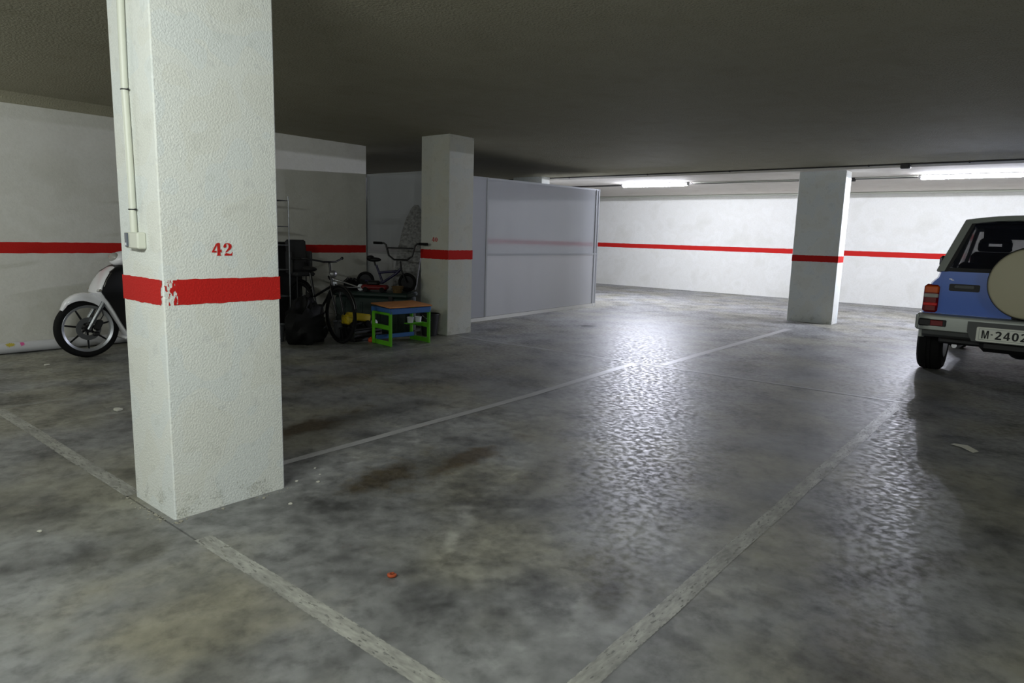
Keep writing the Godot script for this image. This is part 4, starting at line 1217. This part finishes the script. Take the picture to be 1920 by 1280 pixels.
# ------------------------------------------------------------------ the dark corner
func corner() -> void:
	var g: G
	# wire rack
	var t := thing("wire_rack", "tall chrome wire shelving rack beside the near pillar, before the black cupboard", "shelf rack", Vector3(4.36, 0, -7.42))
	for x in [-0.25, 0.25]:
		for z in [-0.15, 0.12]:
			part(t, "post", gtube([Vector3(x, 0, z), Vector3(x, 1.69, z)], 0.008, 8), M["steel"], 60.0)
	for y in [0.12, 0.5, 0.82, 1.115, 1.335, 1.64]:
		g = G.new()
		for z in [-0.15, 0.12]: g.tube([Vector3(-0.25, y, z), Vector3(0.25, y, z)], 0.005, 6)
		for x in [-0.25, 0.25]: g.tube([Vector3(x, y, -0.15), Vector3(x, y, 0.12)], 0.005, 6)
		for i in 5: g.tube([Vector3(-0.25, y, -0.11 + 0.045 * i), Vector3(0.25, y, -0.11 + 0.045 * i)], 0.003, 5)
		for i in 2: g.tube([Vector3(-0.08 + 0.16 * i, y - 0.004, -0.15), Vector3(-0.08 + 0.16 * i, y - 0.004, 0.12)], 0.004, 5)
		part(t, "shelf", g, M["steel"], 60.0)
	# cupboard
	t = thing("storage_cupboard", "low black storage cupboard standing against the left wall", "cupboard", Vector3(4.60, 0, -7.935))
	part(t, "carcass", gbox(Vector3(0, 0.56, 0), Vector3(1.0, 1.12, 0.30), 0.01), M["cabinet black"])
	part(t, "top_panel", gbox(Vector3(0, 1.13, 0.005), Vector3(1.02, 0.022, 0.32), 0.005), M["cabinet black"])
	for s in [-1, 1]:
		var d := part(t, "door", gbox(Vector3(s * 0.248, 0.56, 0.157), Vector3(0.485, 1.06, 0.014), 0.004), M["cabinet black"])
		part(d, "handle", gbox(Vector3(s * 0.04, 0.6, 0.172), Vector3(0.012, 0.12, 0.016), 0.003), M["dark steel"])
	# bicycle with child seat: local z forward (toward the camera)
	t = thing("bicycle", "black bicycle with a charcoal child seat, parked facing the camera in the dark corner", "bicycle", Vector3(4.80, 0, -6.97), -0.10)
	for w in [[0.48, "front_wheel"], [-0.44, "rear_wheel"]]:
		var c := Vector3(0, 0.33, w[0])
		var wt := part(t, w[1], gtube(arc(c, Vector3.BACK, Vector3.UP, 0.31, 0, TAU - TAU / 40, 39), 0.02, 8, true), M["rubber"], 60.0)
		part(wt, "rim", gtube(arc(c, Vector3.BACK, Vector3.UP, 0.285, 0, TAU - TAU / 40, 39), 0.009, 6, true), M["dark steel"], 60.0)
		g = G.new()
		for i in 18:
			var a := TAU * i / 18
			g.tube([c + Vector3((i % 2 - 0.5) * 0.05, 0, 0), c + Vector3(0, sin(a) * 0.28, cos(a) * 0.28)], 0.0013, 4)
		part(wt, "spokes", g, M["dark steel"])
		part(t, "mudguard", gtube(arc(c, Vector3.BACK, Vector3.UP, 0.345, 0.3 if w[0] > 0 else 0.9, 2.6 if w[0] > 0 else 3.3, 18), 0.018, 8), M["bike black"], 60.0)
	g = G.new()
	g.tube([Vector3(0, 0.33, -0.44), Vector3(0, 0.28, -0.06), Vector3(0, 0.62, 0.30), Vector3(0, 0.72, 0.29)], 0.016, 10)
	g.tube([Vector3(0, 0.28, -0.06), Vector3(0, 0.78, -0.22)], 0.016, 10)
	g.tube([Vector3(0, 0.50, -0.13), Vector3(0, 0.66, 0.29)], 0.015, 10)
	g.tube([Vector3(0, 0.60, -0.17), Vector3(0, 0.33, -0.44)], 0.010, 8)
	part(t, "frame", g, M["bike black"], 60.0)
	g = G.new()
	for s in [-1, 1]: g.tube([Vector3(s * 0.05, 0.33, 0.48), Vector3(s * 0.05, 0.62, 0.36), Vector3(s * 0.03, 0.68, 0.32)], 0.011, 8)
	g.tube([Vector3(0, 0.66, 0.31), Vector3(0, 0.93, 0.24)], 0.014, 8)
	part(t, "fork", g, M["bike black"], 60.0)
	part(t, "handlebar", gtube([Vector3(-0.30, 0.97, 0.02), Vector3(-0.22, 0.97, 0.14), Vector3(-0.08, 0.94, 0.25), Vector3(0.08, 0.94, 0.25), Vector3(0.22, 0.97, 0.14), Vector3(0.30, 0.97, 0.02)], 0.011, 8), M["dark steel"], 60.0)
	for s in [-1, 1]: part(t, "grip", gtube([Vector3(s * 0.265, 0.97, 0.075), Vector3(s * 0.33, 0.97, -0.03)], 0.018, 10), M["rubber"], 60.0)
	g = G.new(); g.ball(Vector3(0, 0.80, 0.33), Vector3(0.045, 0.045, 0.03)); part(t, "head_lamp", g, M["galvanised"])
	part(t, "front_reflector", gbox(Vector3(0.0, 0.70, 0.36), Vector3(0.05, 0.02, 0.008), 0.003), M["toy white"])
	g = G.new(); g.ball(Vector3(0, 0.83, -0.24), Vector3(0.075, 0.035, 0.13)); part(t, "saddle", g, M["seat vinyl"])
	g = G.new(); g.box(Vector3(0, 0.76, -0.44), Vector3(0.26, 0.05, 0.24), 0.02); g.box(Vector3(0, 0.98, -0.56), Vector3(0.27, 0.40, 0.05), 0.024, Basis(Vector3.RIGHT, -0.15))
	for s in [-1, 1]: g.box(Vector3(s * 0.13, 0.90, -0.50), Vector3(0.03, 0.28, 0.16), 0.014)
	for s in [-1, 1]: g.tube([Vector3(s * 0.06, 0.75, -0.44), Vector3(s * 0.06, 0.34, -0.44)], 0.008, 6)
	part(t, "child_seat", g, M["seat charcoal"])
	part(t, "pedals", gtube([Vector3(-0.16, 0.20, -0.03), Vector3(-0.08, 0.28, -0.06), Vector3(0.08, 0.28, -0.06), Vector3(0.16, 0.36, -0.09)], 0.010, 6), M["dark steel"])
	part(t, "side_stand", gtube([Vector3(-0.02, 0.28, -0.12), Vector3(-0.17, 0.008, -0.16)], 0.008, 6), M["dark steel"])
	# bags
	var o := part(self, "rubbish_bag", null_lump(Vector3(4.44, 0.23, -6.72), Vector3(0.23, 0.30, 0.18), 0.5, 5), M["bag black"], 80.0)
	meta(o, "full black plastic bag on the floor before the bicycle", "bag")
	# grey pots
	for p in [[4.29, -7.08, 0.085, 0.20, "grey plastic pot half hidden at the large pillar's right edge"], [5.03, -6.87, 0.09, 0.20, "grey plastic pot on the floor between black bag and yellow toy truck"]]:
		t = thing("plastic_pot", p[4], "pot", Vector3(p[0], 0, p[1]), 0.0, "grey pots in the corner")
		var r: float = p[2]
		var h: float = p[3]
		g = G.new(); g.lathe([Vector2(0, 0), Vector2(r * 0.8, 0), Vector2(r, h), Vector2(r * 0.93, h), Vector2(r * 0.75, 0.01), Vector2(0, 0.01)], 24); part(t, "body", g, M["pot grey"])
		part(t, "rim", gtube(arc(Vector3(0, h, 0), Vector3.RIGHT, Vector3.BACK, r, 0, TAU - TAU / 24, 23), 0.008, 6, true), M["pot grey"])
	# trunk set across the corner: local x along its front edge, local z toward the viewer
	var tr := thing("storage_chest", "long dark green plastic chest under the pile of toys", "chest", Vector3(5.72, 0, -7.04), atan2(-0.87, 0.49))
	part(tr, "body", gbox(Vector3(0, 0.235, 0), Vector3(0.98, 0.47, 0.40), 0.02), M["trunk green"])
	part(tr, "lid", gbox(Vector3(0, 0.50, 0.005), Vector3(1.02, 0.06, 0.43), 0.018), M["trunk green"])
	for s in [-1, 1]: part(tr, "latch", gbox(Vector3(s * 0.28, 0.455, 0.212), Vector3(0.06, 0.07, 0.016), 0.005), M["black plastic"])
	for i in 4: part(tr, "rib", gbox(Vector3(-0.36 + 0.24 * i, 0.22, 0.203), Vector3(0.03, 0.36, 0.012), 0.004), M["trunk green"])
	var on_trunk := func(x: float, y: float, z: float) -> Vector3: return tr.transform * Vector3(x, 0.531 + y, z)
	# child's bicycle on the trunk
	t = thing("child_bicycle", "small child's bicycle with dark high handlebars standing on the green chest", "bicycle", on_trunk.call(0.12, 0.0, -0.06), tr.rotation.y)
	for s in [-1, 1]:
		var c := Vector3(s * 0.29, 0.125, 0)
		var w := part(t, "wheel", gtube(arc(c, Vector3.RIGHT, Vector3.UP, 0.105, 0, TAU - TAU / 28, 27), 0.02, 8, true), M["rubber"], 60.0)
		g = G.new(); g.lathe([Vector2(0, -0.008), Vector2(0.092, -0.005), Vector2(0.092, 0.005), Vector2(0, 0.008)], 20, Transform3D(Basis(Vector3.RIGHT, Vector3.BACK, Vector3.UP), c)); part(w, "disc", g, M["dark steel"])
	g = G.new(); g.tube([Vector3(-0.29, 0.125, 0), Vector3(-0.05, 0.11, 0), Vector3(0.14, 0.24, 0), Vector3(0.20, 0.30, 0)], 0.018, 8); g.tube([Vector3(-0.05, 0.11, 0), Vector3(-0.14, 0.34, 0)], 0.015, 8); g.tube([Vector3(-0.11, 0.24, 0), Vector3(0.18, 0.27, 0)], 0.018, 8)
	part(t, "frame", g, M["bike violet"], 60.0)
	part(t, "fork", gtube([Vector3(0.29, 0.125, 0.03), Vector3(0.21, 0.30, 0.015), Vector3(0.195, 0.40, 0.0)], 0.012, 8), M["dark steel"], 60.0)
	var hx := 0.195
	g = G.new()
	g.tube([Vector3(hx - 0.36, 0.63, 0), Vector3(hx - 0.23, 0.63, 0), Vector3(hx - 0.20, 0.61, 0), Vector3(hx - 0.16, 0.47, 0), Vector3(hx - 0.09, 0.42, 0), Vector3(hx + 0.09, 0.42, 0), Vector3(hx + 0.16, 0.47, 0), Vector3(hx + 0.20, 0.61, 0), Vector3(hx + 0.23, 0.63, 0), Vector3(hx + 0.36, 0.63, 0)], 0.013, 8)
	g.tube([Vector3(hx - 0.185, 0.57, 0), Vector3(hx + 0.185, 0.57, 0)], 0.010, 8)
	part(t, "handlebar", g, M["bike black"], 60.0)
	for s in [-1, 1]: part(t, "grip", gtube([Vector3(hx + s * 0.25, 0.63, 0), Vector3(hx + s * 0.37, 0.63, 0)], 0.018, 8), M["rubber"], 60.0)
	g = G.new(); g.ball(Vector3(-0.17, 0.41, 0), Vector3(0.10, 0.03, 0.055)); g.ball(Vector3(-0.22, 0.43, 0), Vector3(0.05, 0.035, 0.07)); g.tube([Vector3(-0.15, 0.33, 0), Vector3(-0.17, 0.40, 0)], 0.012, 8); part(t, "saddle", g, M["seat vinyl"])
	# more toys on the trunk
	t = thing("bike_helmet", "dark round cycling helmet on the left end of the green chest", "helmet", on_trunk.call(-0.39, 0.0, -0.09), 0.4)
	g = G.new(); g.lathe([Vector2(0.0, 0.15), Vector2(0.06, 0.142), Vector2(0.105, 0.105), Vector2(0.125, 0.05), Vector2(0.12, 0.0), Vector2(0.105, 0.0), Vector2(0.10, 0.06), Vector2(0, 0.12)], 24, Transform3D(Basis.from_scale(Vector3(0.9, 0.95, 0.8)), Vector3.ZERO)); part(t, "shell", g, M["bag black"])
	for i in 3: part(t, "vent", gtube([Vector3(-0.10, 0.11, -0.05 + 0.05 * i), Vector3(0, 0.152, -0.05 + 0.05 * i), Vector3(0.10, 0.11, -0.05 + 0.05 * i)], 0.008, 6), M["dark steel"])
	t = thing("toy_car", "dark red toy car lying on the front of the green chest", "toy car", on_trunk.call(0.03, 0.0, 0.115), tr.rotation.y + 0.1)
	part(t, "body", gbox(Vector3(0, 0.062, 0), Vector3(0.34, 0.06, 0.14), 0.02), M["toy red"])
	part(t, "cabin", gbox(Vector3(-0.02, 0.115, 0), Vector3(0.16, 0.06, 0.11), 0.02), M["black plastic"])
	for x in [-0.11, 0.11]:
		for z in [-0.065, 0.065]:
			g = G.new(); g.lathe([Vector2(0, -0.014), Vector2(0.03, -0.014), Vector2(0.034, 0), Vector2(0.03, 0.014), Vector2(0, 0.014)], 16, Transform3D(Basis(Vector3.RIGHT, Vector3.BACK, Vector3.UP), Vector3(x, 0.034, z))); part(t, "wheel", g, M["rubber"])
	t = thing("kick_scooter", "folded kick scooter with bright metal bars lying on the green chest's left end", "kick scooter", on_trunk.call(-0.36, 0.0, 0.115), tr.rotation.y + 0.25)
	part(t, "deck", gbox(Vector3(0.02, 0.045, 0), Vector3(0.30, 0.016, 0.09), 0.006), M["galvanised"])
	part(t, "steering_tube", gtube([Vector3(0.15, 0.05, 0.0), Vector3(-0.02, 0.105, 0.02), Vector3(-0.22, 0.16, 0.03)], 0.011, 8), M["chrome"], 60.0)
	part(t, "handlebar", gtube([Vector3(-0.24, 0.14, -0.12), Vector3(-0.22, 0.165, 0.03), Vector3(-0.20, 0.19, 0.16)], 0.013, 8), M["rubber"], 60.0)
	for x in [-0.14, 0.18]:
		g = G.new(); g.lathe([Vector2(0, -0.012), Vector2(0.04, -0.012), Vector2(0.045, 0), Vector2(0.04, 0.012), Vector2(0, 0.012)], 18, Transform3D(Basis(Vector3.RIGHT, Vector3.BACK, Vector3.UP), Vector3(x, 0.045, 0))); part(t, "wheel", g, M["toy white"])
	t = thing("toy_basket", "small brown woven basket on the front edge of the green chest", "basket", on_trunk.call(0.34, 0.0, 0.12), 0.0)
	g = G.new(); g.lathe([Vector2(0, 0), Vector2(0.055, 0), Vector2(0.075, 0.085), Vector2(0.068, 0.085), Vector2(0.05, 0.01), Vector2(0, 0.01)], 20); part(t, "bowl", g, M["basket brown"])
	for i in 4: part(t, "weave", gtube(arc(Vector3(0, 0.015 + 0.022 * i, 0), Vector3.RIGHT, Vector3.BACK, 0.059 + 0.006 * i, 0, TAU - TAU / 20, 19), 0.005, 5, true), M["basket brown"])
	# ironing board leaning on the enclosure
	t = thing("ironing_board", "silver-covered ironing board leaning behind the pillar stencilled 40, on the chest", "ironing board", Vector3(6.09, 0.535, -6.90))
	var poly := PackedVector2Array()
	for i in 9: poly.append(Vector2(-0.16 + 0.04 * i, 0.02 * (absf(i - 4) / 4.0) ** 2))
	for q in [[0.17, 0.10], [0.17, 0.55], [0.15, 0.80], [0.115, 0.98], [0.07, 1.10], [0.03, 1.16], [-0.03, 1.16], [-0.07, 1.10], [-0.115, 0.98], [-0.15, 0.80], [-0.17, 0.55], [-0.17, 0.10]]: poly.append(Vector2(q[0], q[1]))
	var upw := Vector3(0.245, 1.10, -0.03).normalized()
	var side := Vector3(0.42, 0, 0.91)
	side = (side - upw * side.dot(upw)).normalized()
	g = G.new(); g.prism(poly, 0.035, Transform3D(Basis(side, upw, side.cross(upw)), Vector3.ZERO)); part(t, "board", g, M["board silver"], 30.0)
	g = G.new(); var bn := side.cross(upw)
	g.tube([upw * 0.2 - bn * 0.015 + side * 0.08, upw * 0.95 - bn * 0.015 + side * 0.02], 0.010, 6); g.tube([upw * 0.2 - bn * 0.015 - side * 0.08, upw * 0.95 - bn * 0.015 - side * 0.02], 0.010, 6)
	part(t, "folded_legs", g, M["dark steel"])
	# toy workbench
	t = thing("toy_workbench", "child's toy workbench with green legs, blue frame and wooden top", "toy workbench", Vector3(5.315, 0, -6.075), -0.11)
	for s in [-1, 1]:
		g = G.new()
		var x: float = s * 0.272
		for z in [-0.175, 0.175]: g.box(Vector3(x, 0.205, z * (1.0)), Vector3(0.022, 0.41, 0.05), 0.006)
		for y in [0.03, 0.215, 0.385]: g.box(Vector3(x, y, 0), Vector3(0.02, 0.055, 0.32), 0.006)
		part(t, "side_panel", g, M["toy green"])
	for z in [-0.19, 0.19]: part(t, "apron_rail", gbox(Vector3(0, 0.405, z), Vector3(0.575, 0.065, 0.02), 0.006), M["toy blue"])
	for s in [-1, 1]: part(t, "apron_end", gbox(Vector3(s * 0.285, 0.415, 0), Vector3(0.02, 0.05, 0.39), 0.006), M["toy blue"])
	g = G.new(); g.box(Vector3(0.005, 0.462, 0), Vector3(0.60, 0.016, 0.40), 0.004, Basis(Vector3.RIGHT, 0.05)); part(t, "table_top", g, M["wood top"])
	part(t, "lower_rail", gbox(Vector3(0, 0.075, -0.12), Vector3(0.54, 0.05, 0.018), 0.004), M["toy blue"])
	part(t, "cup_rail", gbox(Vector3(0.15, 0.235, 0.04), Vector3(0.24, 0.014, 0.06), 0.004), M["toy green"])
	for x in [0.10, 0.215]:
		g = G.new(); g.lathe([Vector2(0, 0), Vector2(0.034, 0), Vector2(0.042, 0.065), Vector2(0.037, 0.065), Vector2(0.03, 0.006), Vector2(0, 0.006)], 18, Transform3D(Basis(), Vector3(x, 0.243, 0.04))); part(t, "tool_cup", g, M["toy white"])
	# bucket by the pillar
	t = thing("bucket", "black plastic bucket between toy workbench and the pillar stencilled 40", "bucket", Vector3(5.99, 0, -6.30))
	g = G.new(); g.lathe([Vector2(0, 0), Vector2(0.095, 0), Vector2(0.125, 0.28), Vector2(0.118, 0.28), Vector2(0.088, 0.01), Vector2(0, 0.01)], 28); part(t, "body", g, M["black plastic"])
	part(t, "rim", gtube(arc(Vector3(0, 0.28, 0), Vector3.RIGHT, Vector3.BACK, 0.125, 0, TAU - TAU / 28, 27), 0.007, 6, true), M["black plastic"])
	part(t, "handle", gtube(arc(Vector3(0, 0.27, 0), Vector3.RIGHT, Vector3(0, -0.55, 0.83), 0.13, 0, PI, 16), 0.004, 6), M["steel"], 60.0)
	# low crate with the yellow truck and a ball
	var cr := thing("plastic_crate", "low black plastic crate under the yellow toy truck", "crate", Vector3(5.13, 0, -6.60), 0.1)
	part(cr, "base", gbox(Vector3(0, 0.02, 0), Vector3(0.46, 0.04, 0.26), 0.008), M["black plastic"])
	for s in [-1, 1]:
		for y in [0.07, 0.115]: part(cr, "slat", gbox(Vector3(0, y, s * 0.122), Vector3(0.46, 0.032, 0.012), 0.004), M["black plastic"])
		part(cr, "end_panel", gbox(Vector3(s * 0.222, 0.08, 0), Vector3(0.014, 0.115, 0.24), 0.004), M["black plastic"])
	part(cr, "lid", gbox(Vector3(0, 0.146, 0), Vector3(0.475, 0.016, 0.275), 0.006), M["black plastic"])
	t = thing("toy_truck", "yellow plastic toy truck tipped on the black crate", "toy truck", Vector3(5.06, 0.154, -6.60), 0.1)
	g = G.new(); g.box(Vector3(0.03, 0.125, 0), Vector3(0.30, 0.09, 0.14), 0.015, Basis(Vector3.BACK, -0.16)); part(t, "tipper", g, M["toy yellow"])
	part(t, "cab", gbox(Vector3(-0.15, 0.11, 0), Vector3(0.09, 0.12, 0.13), 0.02), M["toy yellow"])
	part(t, "chassis", gbox(Vector3(0, 0.05, 0), Vector3(0.36, 0.03, 0.09), 0.006), M["black plastic"])
	for x in [-0.12, 0.12]:
		for z in [-0.062, 0.062]:
			g = G.new(); g.lathe([Vector2(0, -0.016), Vector2(0.038, -0.016), Vector2(0.042, 0), Vector2(0.038, 0.016), Vector2(0, 0.016)], 18, Transform3D(Basis(Vector3.RIGHT, Vector3.BACK, Vector3.UP), Vector3(x, 0.042, z))); part(t, "wheel", g, M["rubber"])
	g = G.new(); g.ball(Vector3(5.30, 0.196, -6.56), Vector3.ONE * 0.042, 20, 12)
	o = part(self, "toy_ball", g, M["toy white"], 60.0)
	meta(o, "small white ball on the crate beside the yellow toy truck", "ball")
	t = thing("toy_block", "small orange toy block on the floor by the workbench's green leg", "toy", Vector3(5.10, 0, -6.36), 0.5)
	part(t, "body", gbox(Vector3(0, 0.025, 0), Vector3(0.10, 0.05, 0.06), 0.01), M["toy orange"])
	for x in [-0.025, 0.025]:
		g = G.new(); g.lathe([Vector2(0, 0.062), Vector2(0.014, 0.062), Vector2(0.014, 0.05)], 14, Transform3D(Basis(), Vector3(x, 0, 0))); part(t, "stud", g, M["toy orange"])

func null_lump(c: Vector3, r: Vector3, rough: float, sd: int) -> ArrayMesh:
	var g := G.new()
	g.lump(c, r, rough, sd)
	# gathered neck of the bag
	var top := c + Vector3(0.02, r.y * 0.92, 0)
	g.tube([top - Vector3(0, 0.03, 0), top + Vector3(0.005, 0.03, 0), top + Vector3(0.03, 0.075, 0.01)], [0.07, 0.022, 0.055], 12)
	return g.mesh(80.0)


# ------------------------------------------------------------------ litter on the floor
func shard(p: Vector3, r: float, sd: int) -> ArrayMesh:
	var rng := RandomNumberGenerator.new()
	rng.seed = sd
	var poly := PackedVector2Array()
	var n := 7
	for i in n: poly.append(Vector2.from_angle(TAU * i / n) * r * rng.randf_range(0.55, 1.1))
	var g := G.new()
	g.prism(poly, r * 0.35, Transform3D(Basis(Vector3.RIGHT, rng.randf() * TAU) * 0.0001 if false else Basis(Vector3.UP, rng.randf() * TAU) * Basis(Vector3.RIGHT, -PI / 2 + rng.randf_range(-0.12, 0.12)), p + Vector3(0, 0.001 + r * 0.12, 0)))
	return g.mesh(20.0)

func litter() -> void:
	var o: Node
	var k := 0
	for q in [[0.828, -3.249, 0.016, "white chip of plaster on the floor left of the near pillar"], [1.993, -7.18, 0.035, "white scrap on the floor before the scooter wheel"], [1.813, -5.083, 0.045, "pale flat scrap on the floor left of the near pillar's edge"], [1.713, -2.751, 0.016, "white plaster chip before the near pillar's right face"], [2.041, -2.987, 0.012, "small white plaster chip right of the near pillar"], [1.90, -2.99, 0.012, "tiny white plaster chip in the near pillar's shadow side"], [1.97, -2.90, 0.015, "white plaster flake beside the near pillar's right corner"], [2.08, -3.09, 0.012, "white plaster flake farthest right of the near pillar"]]:
		k += 1
		o = part(self, "plaster_chip", shard(Vector3(q[0], 0, q[1]), q[2] * 0.72, 100 + k), M["litter white"])
		meta(o, q[3], "debris", "plaster chips on the floor")
	var t := thing("orange_peel", "curled orange scrap on the floor in the middle of the bay", "scrap", Vector3(1.587, 0, -1.865))
	var g := G.new()
	g.tube(arc(Vector3(0, 0.007, 0), Vector3.RIGHT, Vector3.BACK, 0.013, 0.4, 5.2, 12), [0.003, 0.006, 0.007, 0.007, 0.006, 0.006, 0.007, 0.007, 0.006, 0.006, 0.005, 0.004, 0.003], 8)
	part(t, "peel", g, M["litter orange"], 60.0)
	g = G.new(); g.ball(Vector3(0.012, 0.004, -0.012), Vector3(0.01, 0.003, 0.007)); part(t, "scrap", g, M["litter orange"])
	t = thing("paper_scrap", "crumpled white paper strip on the dark floor behind the blue car", "paper", Vector3(5.22, 0, -0.41), 0.9)
	g = G.new()
	g.plate(Vector3(-0.10, 0.004, -0.03), Vector3(-0.01, 0.012, -0.025), Vector3(0.0, 0.018, 0.03), Vector3(-0.09, 0.006, 0.025), 0.002)
	g.plate(Vector3(-0.01, 0.012, -0.025), Vector3(0.08, 0.004, -0.02), Vector3(0.09, 0.004, 0.015), Vector3(0.0, 0.018, 0.03), 0.002)
	part(t, "sheet", g, M["litter white"], 0.0)
	# crumbs fallen along the near pillar's foot: nobody could count them
	var rng := RandomNumberGenerator.new()
	rng.seed = 7
	g = G.new()
	for i in 90:
		var s := rng.randf()
		var p := Vector3(1.245 - absf(rng.randfn(0, 0.025)), 0, lerpf(-3.38, -2.93, rng.randf())) if s < 0.55 else Vector3(lerpf(1.25, 1.83, rng.randf() ** 1.6), 0, -2.943 + absf(rng.randfn(0, 0.018)))
		var r := rng.randf_range(0.0015, 0.004) if i > 9 else rng.randf_range(0.004, 0.008)
		g.box(p + Vector3(0, r * 0.4, 0), Vector3(r * 2, r * 0.9, r * 1.6), r * 0.2, Basis(Vector3.UP, rng.randf() * TAU))
	o = part(self, "plaster_crumbs", g, M["crumb"], 0.0)
	meta(o, "loose plaster crumbs scattered along the near pillar's foot", "debris", "", "stuff")
